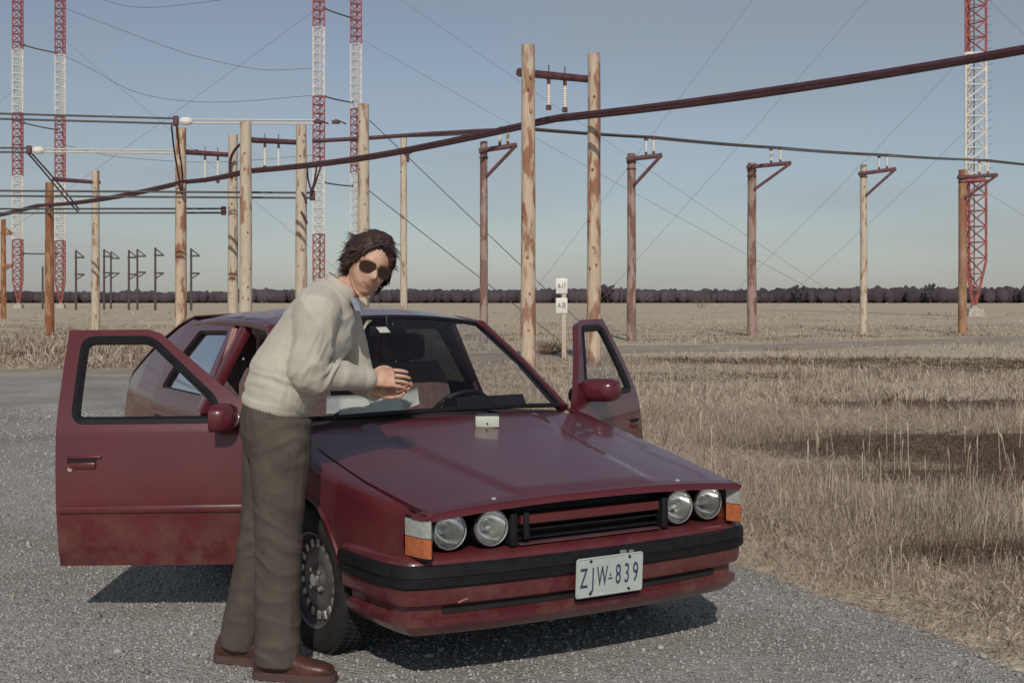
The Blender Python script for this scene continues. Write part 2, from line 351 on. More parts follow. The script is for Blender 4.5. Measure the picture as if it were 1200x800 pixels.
def sheet(name, poly, z, mat, label):
    bm = bmesh.new(); vs = [bm.verts.new((p[0], p[1], z)) for p in poly]; es = [bm.edges.new((vs[i], vs[(i + 1) % len(vs)])) for i in range(len(vs))]
    bmesh.ops.triangle_fill(bm, edges=es, use_beauty=True); me = bpy.data.meshes.new(name)
    for f in bm.faces:
        if f.normal.z < 0: f.normal_flip()
    bm.to_mesh(me); bm.free(); me.materials.append(mat); o = bpy.data.objects.new(name, me); link(o); tag(o, label, kind='structure')
M['tan'] = gravel_mat('tan_gravel', (.40, .36, .30), (.56, .51, .44))
sheet('gravel_track', TRACK, .004, M['tan'], 'pale gravel track crossing the field')
sheet('gravel_road', ROAD, .008, M['gravel'], 'grey gravel road under the car')

def np_mesh(name, verts, faces, mat, cols=None, parent=None):
    me = bpy.data.meshes.new(name); nv, nf, k = len(verts), len(faces), faces.shape[1]
    me.vertices.add(nv); me.vertices.foreach_set('co', verts.astype(np.float32).ravel())
    me.loops.add(nf * k); me.loops.foreach_set('vertex_index', faces.astype(np.int32).ravel())
    me.polygons.add(nf); me.polygons.foreach_set('loop_start', np.arange(0, nf * k, k, dtype=np.int32)); me.polygons.foreach_set('loop_total', np.full(nf, k, dtype=np.int32))
    me.update(calc_edges=True); me.validate()
    if cols is not None:
        a = me.color_attributes.new('tint', 'FLOAT_COLOR', 'POINT'); a.data.foreach_set('color', np.c_[cols, np.ones(len(cols))].astype(np.float32).ravel())
    me.materials.append(mat); o = bpy.data.objects.new(name, me); return link(o, parent)
M['tint'] = pmat('stone_tint', (.4, .4, .4), .9, attr='tint', spec=.2)
M['straw'] = pmat('dry_grass', (.4, .3, .2), .8, attr='tint', spec=.15)
# translucency for the blades
_t = M['straw'].node_tree; _b = _t.nodes['Principled BSDF']; _a = [n for n in _t.nodes if n.type == 'ATTRIBUTE'][0]
_tr = _t.nodes.new('ShaderNodeBsdfTranslucent'); _mx = _t.nodes.new('ShaderNodeMixShader'); _mx.inputs[0].default_value = .3
_t.links.new(_a.outputs['Color'], _tr.inputs['Color']); _t.links.new(_b.outputs[0], _mx.inputs[1]); _t.links.new(_tr.outputs[0], _mx.inputs[2])
_t.links.new(_mx.outputs[0], [n for n in _t.nodes if n.type == 'OUTPUT_MATERIAL'][0].inputs[0])

def stones(n, xr, yr, r0, r1, pol=None, pw=2.0):
    x = rng.uniform(*xr, n); y = rng.uniform(*yr, n); ok = inside(ROAD, np.c_[x, y]); x, y = x[ok], y[ok]; n = len(x)
    r = r0 + (r1 - r0) * rng.random(n) ** pw
    d = np.array([(1, 0, 0), (-1, 0, 0), (0, 1, 0), (0, -1, 0), (0, 0, 1), (0, 0, -1)], float)
    v = d[None] * r[:, None, None] * rng.uniform(.6, 1.35, (n, 6, 1)) + rng.normal(0, .22, (n, 6, 3)) * r[:, None, None]
    v[:, :, 2] *= .7; v[:, :, 0] += x[:, None]; v[:, :, 1] += y[:, None]; v[:, :, 2] += .008 + r[:, None] * .25
    F = np.array([(0, 2, 4), (2, 1, 4), (1, 3, 4), (3, 0, 4), (2, 0, 5), (1, 2, 5), (3, 1, 5), (0, 3, 5)])
    f = (F[None] + 6 * np.arange(n)[:, None, None]).reshape(-1, 3)
    k = rng.uniform(.28, .52, n) * np.where(rng.random(n) < .08, .5, 1)
    c = np.c_[k * .98, k * .99, k * .985] * rng.uniform(.94, 1.06, (n, 3)); return v.reshape(-1, 3), f, np.repeat(c, 6, 0)
A = [stones(60000, (-3.2, 4.0), (3.4, 7.2), .003, .010), stones(26000, (-4.5, 2.2), (7.2, 11), .004, .012), stones(9000, (-7, 1), (11, 17), .008, .02), stones(300, (-4, 3.5), (3.4, 10), .012, .022)]
off = 0; VV = []; FF = []; CC = []
for v, f, c in A: VV.append(v); FF.append(f + off); CC.append(c); off += len(v)
tag(np_mesh('gravel', np.vstack(VV), np.vstack(FF), M['tint'], np.vstack(CC)), 'loose grey crushed stones lying on the road', 'gravel', kind='stuff')

# ---------------------------------------------------------------- dry grass
def nfield(x, y, s, seed):
    return np.array([noise.noise(Vector((a * s + seed, b * s, seed * .7))) for a, b in zip(x, y)])
DARK = [(5.0, 12.4, 2.7, 1.5), (6.8, 17.6, 3.0, 1.0), (4.6, 10.4, 1.9, .8), (3.4, 24, 2.2, 1.6), (9.5, 27, 2.6, 1.6), (3.0, 7.2, .9, .35), (5.6, 9.4, 1.2, .6), (9, 30, 6, 2), (-16, 33, 5, 2.2), (-10, 34, 3, 1.3), (4, 47, 6, 2.2), (11, 52, 8, 2)]
STR = np.array([(.56, .475, .385), (.50, .405, .32), (.64, .565, .475), (.43, .33, .265), (.56, .485, .41)])
def grass(n, xr, yr, h0, h1, wd, mode='field', seed=1):
    """dry grass: loose blades plus tussocks whose blades fall the same way"""
    nc = n // 30; cx = rng.uniform(*xr, nc); cy = rng.uniform(*yr, nc); ca = rng.uniform(0, 2 * np.pi, nc); ch = rng.uniform(.5, 1.7, nc); cr_ = rng.uniform(.05, .28, nc) * (1 + .03 * np.mean(yr)); ck = rng.uniform(.85, 1.15, nc)
    k = rng.integers(0, nc, n); x = cx[k] + rng.normal(0, 1, n) * cr_[k]; y = cy[k] + rng.normal(0, 1, n) * cr_[k]; hk = ch[k]; ak = ca[k]; tk = ck[k]
    loose = rng.random(n) < .35; x = np.where(loose, rng.uniform(*xr, n), x); y = np.where(loose, rng.uniform(*yr, n), y); hk = np.where(loose, .8, hk)
    P = np.c_[x, y]; E_ = np.array(right_edge + left_edge); keep = ~inside(TRACK, P); ins = inside(ROAD, P)
    x, y, hk, ak, tk, ins = x[keep], y[keep], hk[keep], ak[keep], tk[keep], ins[keep]
    de = np.array([np.min(np.hypot(E_[:, 0] - a, E_[:, 1] - b)) if b < 26 else 9 for a, b in zip(x, y)])
    # stray tufts reach a hand's breadth into the gravel
    keep = ~ins | ((de < .22) & (rng.random(len(x)) < .25)); x, y, hk, ak, tk, de = x[keep], y[keep], hk[keep], ak[keep], tk[keep], de[keep]; n = len(x)
    cl = nfield(x, y, .9, seed) * .55 + nfield(x, y, 3.1, seed + 5) * .3 + nfield(x, y, .28, seed + 9) * .6
    dk = np.zeros(n)
    for cx_, cy_, rx, ry in DARK:
        q = ((x - cx_ + .5 * cl) / rx) ** 2 + ((y - cy_ + .4 * cl) / ry) ** 2; dk = np.maximum(dk, np.clip(1.5 - q, 0, 1))
    verge = np.clip(de / 1.1, .0, 1)
    h = (h0 + (h1 - h0) * rng.random(n) ** 1.5) * (.4 + .6 * verge) * np.clip(1 + 1.2 * cl, .2, 2.3) * (1 - .6 * dk) * hk
    h = np.clip(h, .02, None)
    p = rng.random(n) < (.6 + .6 * cl + .4 * verge); x, y, h, dk, verge, cl, ak, tk = x[p], y[p], h[p], dk[p], verge[p], cl[p], ak[p], tk[p]; n = len(x)
    flat = np.clip(nfield(x, y, .55, seed + 30) * 1.6, 0, 1)                      # swathes beaten flat
    ang = rng.uniform(0, 2 * np.pi, n); la = ak + rng.normal(0, .7, n) + flat * .5
    ln = h * (np.abs(rng.normal(.25, .55, n)) + 1.6 * flat) + (1 - verge) * .04; h = h * (1 - .55 * flat)
    W = wd * rng.uniform(.6, 1.4, n); wx, wy = np.cos(ang + 1.57) * W, np.sin(ang + 1.57) * W
    dx, dy = np.cos(la) * ln, np.sin(la) * ln
    v = np.empty((n, 5, 3))
    v[:, 0] = np.c_[x - wx, y - wy, np.zeros(n)]; v[:, 1] = np.c_[x + wx, y + wy, np.zeros(n)]
    v[:, 2] = np.c_[x + dx * .4 + wx * .8, y + dy * .4 + wy * .8, h * .7]; v[:, 3] = np.c_[x + dx * .4 - wx * .8, y + dy * .4 - wy * .8, h * .7]
    v[:, 4] = np.c_[x + dx, y + dy, h * rng.uniform(.55, 1.0, n)]
    F = np.array([(0, 1, 2), (0, 2, 3), (3, 2, 4)]); f = (F[None] + 5 * np.arange(n)[:, None, None]).reshape(-1, 3)
    c = STR[rng.integers(0, 5, n)] * rng.uniform(.75, 1.15, (n, 1)) * tk[:, None] * (1 + .18 * flat[:, None])
    dkc = np.array([.165, .11, .085]) * rng.uniform(.7, 1.3, (n, 1)); k = np.clip(dk * 1.1 + np.clip(-cl * 1.1 - .1, 0, .6), 0, 1)[:, None]
    c = c * (1 - k) + dkc * k
    return v.reshape(-1, 3), f, np.repeat(c, 5, 0)
def stalks(n, xr, yr, h0, h1, wd):
    """tall pale stems with a feathery seed head"""
    x = rng.uniform(*xr, n); y = rng.uniform(*yr, n); P = np.c_[x, y]; k = ~inside(TRACK, P) & ~inside(ROAD, P); x, y = x[k], y[k]; n = len(x)
    h = rng.uniform(h0, h1, n); la = rng.uniform(0, 6.28, n); ln = h * np.abs(rng.normal(0, .14, n)); dx, dy = np.cos(la) * ln, np.sin(la) * ln
    W = np.full(n, wd); v = np.empty((n, 8, 3))
    v[:, 0] = np.c_[x - W, y, 0 * x]; v[:, 1] = np.c_[x + W, y, 0 * x]
    v[:, 2] = np.c_[x + dx * .5 + W * .8, y + dy * .5, h * .72]; v[:, 3] = np.c_[x + dx * .5 - W * .8, y + dy * .5, h * .72]
    v[:, 4] = np.c_[x + dx * .7 - W * 2.6, y + dy * .7, h * .84]; v[:, 5] = np.c_[x + dx * .7 + W * 2.6, y + dy * .7 + W, h * .84]
    v[:, 6] = np.c_[x + dx, y + dy, h]; v[:, 7] = np.c_[x + dx * .6, y + dy * .6 + W * 2, h * .8]
    F = np.array([(0, 1, 2), (0, 2, 3), (3, 2, 5), (3, 5, 4), (4, 5, 6), (3, 7, 6)]); f = (F[None] + 8 * np.arange(n)[:, None, None]).reshape(-1, 3)
    c = np.array([.60, .53, .41]) * rng.uniform(.75, 1.15, (n, 1)); return v.reshape(-1, 3), f, np.repeat(c, 8, 0)
def put(name, label, parts):
    off = 0; a = []; b = []; c = []
    for v, f, k in parts: a.append(v); b.append(f + off); c.append(k); off += len(v)
    tag(np_mesh(name, np.vstack(a), np.vstack(b), M['straw'], np.vstack(c)), label, 'grass', kind='stuff')
put('dry_grass', 'tall dry straw-coloured grass covering the verge and field', [
    grass(95000, (1.0, 6.0), (3.6, 9), .03, .17, .0020, seed=1), grass(130000, (-3.0, 8.5), (9, 17), .03, .19, .0027, seed=2),
    grass(90000, (-10, 14), (17, 32), .03, .14, .007, seed=3), grass(60000, (-34, 36), (28, 75), .05, .15, .016, seed=4),
    grass(22000, (-6, -1.2), (3.4, 12), .03, .16, .0035, seed=6), grass(26000, (-14, -3), (12, 23), .06, .22, .008, seed=7), grass(24000, (-24, -6), (26, 40), .12, .38, .016, seed=8),
    grass(9000, (-75, 80), (75, 160), .06, .16, .04, seed=11)])
put('seed_stalks', 'tall pale seed stalks standing above the dry grass', [stalks(110, (1.9, 6.5), (6.2, 10.5), .18, .45, .0022), stalks(160, (.8, 10), (10.5, 20), .2, .45, .0032), stalks(120, (-8, 14), (20, 33), .18, .36, .005)])
# fallen pale grass mats beside the road
put('flattened_grass', 'flattened mat of pale dead grass beside the gravel edge', [grass(26000, (1.4, 5.6), (5.2, 8.6), .02, .10, .004, seed=21)])

# low dark shrubs scattered on the field
M['twig'] = pmat('scrub_twig', (.25, .175, .125), .9, var=.3, vscale=20)
def scrub(c, r, h, lab):
    mb = MB(); rr = random.Random(int(c[0] * 100) + 7)
    for i in range(60):
        a = rr.uniform(0, 6.28); q = rr.random() ** .6 * r; l = h * rr.uniform(.5, 1.0)
        p0 = Vector((math.cos(a) * q * .3, math.sin(a) * q * .3, 0)); p1 = p0 + Vector((math.cos(a) * q * .6, math.sin(a) * q * .6, l * .6)); p2 = p1 + Vector((rr.uniform(-.3, .3) * r, rr.uniform(-.3, .3) * r, l * .4))
        mb.tube([p0, p1, p2], [.012, .008, .003], 3, cap=False)
        for k in range(5):
            q0 = p1.lerp(p2, rr.random()); mb.tube([q0, q0 + Vector((rr.uniform(-.15, .15), rr.uniform(-.15, .15), rr.uniform(.02, .2)))], [.006, .002], 3, cap=False)
    o = mb.build('scrub_bush', M['twig'], smooth=None, loc=c, fix=False); tag(o, lab, 'bush', 'bare bushes in the field')
scrub(at(643, 415.5, 34), .5, .3, 'small bare bush beside the numbered marker post')
scrub(at(822, 360.5, 250), 2.4, 3.0, 'bare grey bush far out on the pale field')

M['soil'] = pmat('dark_soil', (.22, .16, .125), .95, var=.35, vscale=6, bump=.6, bscale=30)
for k_, (cx_, cy_, rx_, ry_) in enumerate(((5.0, 12.4, 2.7, 1.35), (6.8, 17.6, 2.9, .9), (4.6, 10.4, 1.8, .7))):
    sheet('bare_soil', [(cx_ + rx_ * math.cos(a) * (1 + .35 * noise.noise(Vector((math.cos(a) * 2 + k_, math.sin(a) * 2, k_)))), cy_ + ry_ * math.sin(a) * (1 + .35 * noise.noise(Vector((math.cos(a) * 3, k_, math.sin(a) * 3))))) for a in np.linspace(0, 6.283, 60, endpoint=False)], .002 + .0004 * k_, M['soil'], 'patch of dark matted soil in the dry grass')
# ---------------------------------------------------------------- far woods
wb = MB(); rr = random.Random(5)
M['woods'] = pmat('bare_woods', (.072, .058, .070), .95, var=.35, vscale=.06)
ico = bmesh.new(); bmesh.ops.create_icosphere(ico, subdivisions=2, radius=1); ico.verts.index_update(); IV = [v.co.copy() for v in ico.verts]; IF = [[v.index for v in f.verts] for f in ico.faces]; ico.free()
for row, Y in enumerate((700, 712, 726)):
    x = -800
    while x < 800:
        hgt = 7.0 + 1.6 * noise.noise(Vector((x * .012, row, 0))) + .9 * noise.noise(Vector((x * .06, row, 3))) + rr.gauss(0, .4) + (1.0 if x > 150 else 0) - (1.0 if x < -150 else 0)
        rx = rr.uniform(1.6, 4.2); c = Vector((x, Y + rr.uniform(-5, 5), hgt * .5)); sd_ = rr.random() * 50
        wb.add([Vector((c.x + v.x * rx * (1 + .5 * noise.noise(v * 2 + Vector((sd_, 0, 0)))), c.y + v.y * 3, c.z + v.z * hgt * .5 * (1 + .3 * noise.noise(v * 4.2 + Vector((0, sd_, 0)))))) for v in IV], IF)
        x += rr.uniform(.8, 2.0)
tag(wb.build('far_woods', M['woods'], smooth=None, fix=False), 'distant dark line of bare woods along the horizon', 'woods', kind='stuff')
for px, h_, lab in ((712, 10.2, 'tree rising above the far woods beside the pale pole pair'), (1090, 10.8, 'tallest bare tree on the far woods line by the mast'), (935, 9.8, 'rounded tree top above the far woods between bracket poles')):
    e = empty('far_tree', at(px, HORIZON + FPX * CAM_H / 690, 690)); e.location.z = 0; tag(e, lab, 'tree', 'trees on the skyline')
    tb = MB(); tb.tube([(0, 0, 0), (0.1, 0, h_ * .5), (0, 0, h_ * .9)], [.3, .2, .05], 6); tb.build('trunk', M['woods'], e)
    cb = MB()
    for k in range(26):
        cc = Vector((rr.gauss(0, 1.5), rr.gauss(0, 1.2), h_ * rr.uniform(.35, .93))); r0 = rr.uniform(.5, 1.1)
        cb.add([cc + v * r0 * (1 + .6 * noise.noise(v * 2 + cc)) for v in IV], IF)
    cb.build('crown', M['woods'], e, smooth=None, fix=False)

# ================================================================ POLES
def pole_mb(h, r, seed, lean=0, n=14, seg=26):
    mb = MB(); pts = []; rad = []
    for i in range(seg + 1):
        t = i / seg; pts.append((lean * t + .012 * noise.noise(Vector((seed, t * 3, 0))), .012 * noise.noise(Vector((seed + 9, t * 3, 0))), -0.25 + (h + .25) * t)); rad.append(r * (1.08 - .16 * t) * (1 + .03 * noise.noise(Vector((seed, t * 14, 4)))))
    mb.tube(pts, rad, n); return mb
def knots(root, h, r, seed, mat, k=7):
    rr = random.Random(seed)
    mb = MB(); mb.ellipsoid((0, 0, 0), (.035, .035, .05), 6, 4); me = mb.mesh('knot', mat)
    for i in range(k):
        a = rr.uniform(-2.6, -.5); z = rr.uniform(.8, h - .3); o = bpy.data.objects.new('knot', me); link(o, root)
        o.location = (math.cos(a) * r * .93, math.sin(a) * r * .93, z); o.scale = (1, 1, rr.uniform(.6, 1.3))
def insulator_mb(z0, z1, r=.05):
    """ribbed porcelain rod with metal end fittings between two heights"""
    s = 1 if z1 > z0 else -1; Lz = abs(z1 - z0); prof = []
    mb = MB(); k = 9
    zs = [z0 + s * Lz * (.14 + .72 * i / (2 * k)) for i in range(2 * k + 1)]
    mb.tube([(0, 0, z) for z in zs], [r * (1.0 if i % 2 else .72) for i in range(2 * k + 1)], 10)
    mb.mi = 1; mb.tube([(0, 0, z0 - s * .02), (0, 0, z0 + s * Lz * .15)], r * .8, 8); mb.tube([(0, 0, z1 - s * Lz * .15), (0, 0, z1)], r * 1.15, 8); return mb
def hframe(pxA, pxB, YA, YB, topA, topB, dA, dB, armA, armB, mats, label, ins, line_z, arm_mat='iron', arm_r=.09):
    a, b = at(pxA, HORIZON, YA), at(pxB, HORIZON, YB); a.z = b.z = 0
    root = empty('pole_frame', (a + b) / 2); tag(root, label, 'utility pole', 'twin pole frames carrying the feeder pipes'); o = root.location
    for p, px, Y, top, d, mt, sd_ in ((a, pxA, YA, topA, dA, mats[0], pxA), (b, pxB, YB, topB, dB, mats[1], pxB)):
        h = at(px, top, Y).z; q = pole_mb(h, d / 2, sd_).build('pole', M[mt], root, loc=p - o)
        knots(q, h, d / 2, sd_, M['woodC'])
        bo = MB(); bo.tube([(0, -d / 2 - .03, h * .86), (0, d / 2 + .03, h * .86)], .022, 8); bo.build('bolt', M['iron'], q)
    pa, pb = at(armA[0], armA[1], YA + .18) - o, at(armB[0], armB[1], YB + .18) - o
    mb = MB(); mb.tube([pa, pa.lerp(pb, .3), pa.lerp(pb, .7), pb], [arm_r, arm_r * .95, arm_r * .9, arm_r * .9], 10); mb.build('crossarm', M[arm_mat], root)
    for px in ins:
        # hang where the crossarm passes above the pipe
        t = (px - armA[0]) / (armB[0] - armA[0]); p = pa.lerp(pb, t)
        im = insulator_mb(-.10, line_z - o.z - p.z + .10); i_ = im.build('insulator', [M['porc'], M['iron']], root, loc=p)
        mb = MB(); mb.tube([(0, 0, .22), (0, 0, -.2)], .014, 6); mb.tube([(0, -.1, 0), (0, .1, 0)], .016, 6); mb.build('hanger', M['iron'], i_)
    return root
LINE_Z = 5.35
A0, A1 = Vector((9.8, 17.0, LINE_Z)), Vector((-30, 65.6, LINE_Z))
def line_y(x): return A0.y + (A1.y - A0.y) * (x - A0.x) / (A1.x - A0.x)
hframe(619, 696, 26.2, 27.6, 53, 63, .30, .295, (608, 85), (690, 93), ('woodA', 'woodA'), 'tall pale pole pair with orange bark stains behind the open driver door', (642, 661), LINE_Z)
hframe(288, 353, 38.2, 39.4, 143, 147, .36, .35, (290, 164), (349, 167), ('woodW', 'woodW'), 'pole pair with brown crossarm and white insulators above the car roof', (310, 326), LINE_Z - .05)
hframe(212, 273, 42.4, 43.4, 150, 158, .37, .34, (214, 178), (276, 182), ('woodA', 'woodW'), 'pole pair with looped jumper beside the maroon hatch', (240, 255), LINE_Z - .05)
hframe(58, 112, 52.5, 54, 214, 200, .36, .34, (62, 210), (117, 214), ('woodC', 'woodW'), 'unequal pole pair, one orange and one cream, behind the open door', (), LINE_Z)

def bracket_pole(px, Y, top, d, mat, arm, tip, brace, label, ins=True, seed=0):
    p = at(px, HORIZON, Y); p.z = 0; root = empty('bracket_pole', p); tag(root, label, 'utility pole', 'bracket poles carrying the thin line')
    h = at(px, top, Y).z; q = pole_mb(h, d / 2, px).build('pole', M[mat], root); knots(q, h, d / 2, px, M['woodB'], 5)
    a = at(px - 6, arm, Y - .2) - p; t = at(*tip, Y - .2) - p; b = at(px + 3, brace, Y - .2) - p
    u = (t - a).normalized()
    mb = MB(); r_ = .085
    mb.tube([a, t], r_, 8, sq=(1, .8)); mb.build('bracket_arm', M['iron'], root)
    mb = MB(); mb.tube([b, t - u * .08 - Vector((0, .01, .05))], .06, 8); mb.build('brace', M['iron'], root)
    for k in (0, .22):
        mb = MB(); mb.tube([(0, 0, h - .35 - k), (0, 0, h - .30 - k)], d / 2 + .018, 14); mb.build('band', M['iron'], root)
    tops = []
    if ins:
        for f in (.55, .76):
            c = a.lerp(t, f); i_ = insulator_mb(0, .58, .06).build('insulator', [M['porc'], M['iron']], root, loc=c + Vector((0, 0, r_)))
            tops.append(p + c + Vector((0, 0, r_ + .60)))
    return tops
bp = [bracket_pole(567, 43, 166, .27, 'woodB', 177, (606, 170), 207, 'mauve bracket pole directly behind the car roof'),
      bracket_pole(740, 45, 180, .31, 'woodB', 187, (776, 182), 217, 'mauve bracket pole standing just right of the open driver door'),
      bracket_pole(881, 52.7, 191, .37, 'woodB', 196, (927, 191), 222, 'thick mauve bracket pole standing alone beyond the track'),
      bracket_pole(1012, 56, 193, .30, 'woodW', 204, (1050, 198), 229, 'slim cream bracket pole between the thick mauve pole and the mast'),
      bracket_pole(1128, 56, 199, .36, 'woodC', 208, (1169, 205), 232, 'bracket pole in front of the red and white mast')]

def sagline(pts, n=10, sag=0.0):
    o = []
    for i in range(len(pts) - 1):
        a, b = Vector(pts[i]), Vector(pts[i + 1])
        for j in range(n):
            t = j / n; p = a.lerp(b, t); p.z -= sag * 4 * t * (1 - t); o.append(p)
    return o + [Vector(pts[-1])]
# thin pair on the bracket poles
ext = at(1260, 198, 60)
for k in (0, 1):
    pts = [at(470, 158 + k * 2, 41.5), at(585, 153.5 + k, 42.7)] + [b[k] for b in bp if b] + [ext + Vector((.35 * k, 0, 0))]
    mb = MB(); mb.tube(sagline(pts, 8, .03), .032, 6); tag(mb.build('line_cable', M['cable']), 'thin dark cable of the pair resting on bracket pole insulators', 'cable', 'thin cables on the bracket poles')
# thick feeder pipes through the twin poles
d_ = (A1 - A0).normalized(); n_ = Vector((d_.y, -d_.x, 0))
for k in (-1, 1):
    pts = []
    for i in range(121):
        t = i / 120; p = A0.lerp(A1, t) + n_ * .16 * k
        x = p.x; sup = [10, .9, -8.0, -10.8, -19.5, -31]
        for s0, s1 in zip(sup[:-1], sup[1:]):
            if s1 <= x <= s0: u = (x - s1) / (s0 - s1); p.z -= .16 * 4 * u * (1 - u) * min(1, (s0 - s1) / 9)
        p.z += .05 * math.exp(-((x - 2.5) / 4) ** 2) + .03 * noise.noise(Vector((t * 9, k, 0)))
        pts.append(p)
    mb = MB(); mb.tube(pts, .052, 10); o = mb.build('feeder_pipe', M['pipe'])
    tag(o, 'thick maroon feeder pipe of the pair running across the whole picture', 'pipe', 'thick feeder pipes')
    # spacer clamps
    for t in (.12, .30, .47):
        if k == 1:
            c = pts[int(t * 120)]; mb = MB(); mb.tube([c + n_ * .06, c - n_ * .38], .03, 6); mb.build('spacer_clamp', M['iron'], o)
mb = MB(); mb.tube([at(366, 165.5, 39.8), at(430, 162, 40.2), at(500, 157, 40.8), at(560, 153.5, 41.6), at(600, 152, 42.6)], .065, 8); tag(mb.build('branch_pipe', M['pipe']), 'straight maroon branch pipe meeting the bracket pole line above the man', 'pipe')

# single dead-end pole and slim pole behind the man
def single(px, Y, top, d, mat, label, name='wooden_pole'):
    p = at(px, HORIZON, Y); p.z = 0; root = empty(name, p); tag(root, label, 'utility pole'); h = at(px, top, Y).z
    q = pole_mb(h, d / 2, px).build('pole', M[mat], root); knots(q, h, d / 2, px, M['woodB'], 5); return root
r1 = single(426, 40, 122, .37, 'woodW', 'cream dead-end pole with guy wires rising behind the man')
r2 = single(473, 50, 160, .27, 'woodW', 'slim cream pole standing just right of the man')
def wire(root, a, b, r, mat='cable', name='guy_wire', sag=0):
    mb = MB(); o = root.location if root else Vector((0, 0, 0)); mb.tube([p - o for p in sagline([a, b], 8, sag)], r, 5); return mb.build(name, M[mat], root)
wire(r1, at(433, 141, 40), at(700, 352 + FPX * CAM_H / 48, 48), .014); wire(r1, at(433, 224, 40), at(655, 352 + FPX * CAM_H / 47, 47), .014)
mb = MB(); pb_ = r2.location
for s_ in (-1, 1):
    mb.tube([at(478, 180, 49.8) - pb_, at(478 + s_ * 5, 178, 49.8) - pb_], .05, 6)
mb.tube([at(478, 190, 49.8) - pb_, at(478, 177, 49.8) - pb_], .06, 6); mb.build('clamp', M['iron'], r2)

def feeder(y0, y1, pxend, Ya, Yb, zoff, label, pale_to=None, hw=True):
    """twin cable with dead-end insulator, pale strain rods and clevis hardware"""
    a, b = at(-700, y0 - (y1 - y0), Ya), at(pxend, y1, Yb); root = empty('strain_line', b); tag(root, label, 'cable', 'strained twin lines'); o = b
    for k in (-1, 1):
        mb = MB(); mb.tube([a + Vector((0, 0, zoff * k)) - o, a.lerp(b, .5) + Vector((0, 0, zoff * k - .04)) - o, b + Vector((0, 0, zoff * k)) - o], .032, 6); mb.build('cable', M['cable'], root)
    mb = MB(); mb.rbox((0, 0, 0), (.16, .16, zoff * 2 + .16), .03); mb.build('end_clamp', M['iron'], root)
    if pale_to:
        c = at(pale_to[0], pale_to[1], pale_to[2]) - o; u = c.normalized()
        i_ = MB(); i_.tube([u * .12, u * .2, u * .42, u * .5], [.07, .13, .13, .07], 10); i_.build('strain_insulator', M['porc'], root)
        for k in (-1, 1):
            mb = MB(); mb.tube([u * .5 + Vector((0, 0, zoff * k * .7)), c + Vector((0, 0, zoff * k * .7))], .03, 6); mb.build('pale_rod', M['pale'], root)
        for k in (0, .55):
            mb = MB(); mb.tube([c + u * k, c + u * (k + .25)], .06, 6); mb.tube([c + u * (k + .1) + Vector((0, 0, .08)), c + u * (k + .45) - Vector((0, 0, .06))], .025, 5); mb.build('clevis', M['iron'], root)
    return root
feeder(128, 142, 206, 38.6, 39.5, .08, 'upper strained twin cable ending at a white insulator high on the left', (368, 143, 39.9))
feeder(173, 176, 34, 42.8, 43, .07, 'short strained twin cable ending beside the red and white mast pair', (206, 178, 43.2))
feeder(224, 229, 366, 39.2, 39.8, .08, 'lower twin cable ending at V-shaped jumpers left of the man', None)
feeder(246, 247, 262, 43, 43.2, .07, 'lowest twin cable passing behind the pole pairs', None)
def jumper(label, paths, r=.03):
    o0 = Vector(paths[0][0]); root = empty('jumper_lead', o0); tag(root, label, 'cable', 'jumper leads')
    for p in paths:
        mb = MB(); mb.tube([q - o0 for q in catmull(p, 5)], r, 6); mb.build('lead', M['pipe'], root)
jumper('twin jumper dropping along the pole beside the maroon hatch', [[at(201, 147, 39.5), at(204, 175, 40.5), at(209, 205, 41.5), at(212, 226, 42)], [at(207, 147, 39.5), at(210, 175, 40.5), at(214, 205, 41.5), at(213, 228, 42)]])
jumper('slanting twin jumper near the orange pole', [[at(33, 180, 43), at(52, 202, 45), at(75, 230, 48), at(92, 249, 49)], [at(37, 180, 43), at(57, 202, 45), at(79, 228, 48), at(93, 246, 49)]])
jumper('V-shaped jumpers hanging below the feeder pipes left of the man', [[at(360, 196, 39.8), at(361, 210, 39.8), at(365, 224, 39.8)], [at(376, 195, 39.8), at(371, 210, 39.8), at(366, 224, 39.8)], [at(371, 196, 39.6), at(368, 214, 39.6), at(364, 226, 39.6)]])
jumper('curved jumper loop arching round a cream pole top', [[at(270, 203, 43), at(270, 188, 43), at(275, 176, 42.8), at(283, 168, 42.6)], [at(283, 168, 42.6), at(282.5, 230, 42.9), at(282.5, 330, 42.9)]], .05)
jumper('curved jumper strands on the pole behind the roof', [[at(352, 224, 39.3), at(357, 230, 39.2), at(359, 239, 39.2)], [at(351, 246, 39.3), at(356, 253, 39.2), at(360, 262, 39.2)]], .04)

# far bracket poles on the left
def far_pole(px, top, base_Y, label=None, arms=True, mat='farpole', d=.34):
    p = at(px, HORIZON, base_Y); p.z = 0; h = at(px, top, base_Y).z; root = empty('far_pole', p)
    tag(root, label or 'far dark pole with two triangular bracket arms on the open field', 'utility pole', 'far poles with double brackets')
    mb = MB(); mb.tube([(0, 0, -.2), (0, 0, h)], [d / 2 * 1.1, d / 2 * .9], 8); mb.build('pole', M[mat], root)
    if arms:
        k = base_Y / FPX
        for z, s in ((h - 1.1, 1), (h - 3.6, 1)):
            mb = MB(); L_ = 10 * k; mb.tube([(-.2, 0, z), (L_, 0, z)], .12, 6); mb.tube([(0, 0, z + 8 * k * (1 if z > h - 2 else -.8)), (L_, 0, z)], .09, 6); mb.build('bracket', M[mat], root)
for i, (px, top, Y) in enumerate(((89, 293, 190), (122, 292, 195), (130, 295, 215), (151, 293, 190), (161, 292, 200), (182, 290, 180), (224, 291, 185))): far_pole(px, top, Y)
far_pole(4, 257, 100, 'orange pole at the far left behind the masts', True, 'woodC', .42)
far_pole(50, 312, 210, 'short dark stump of a pole beside the orange pole', False)

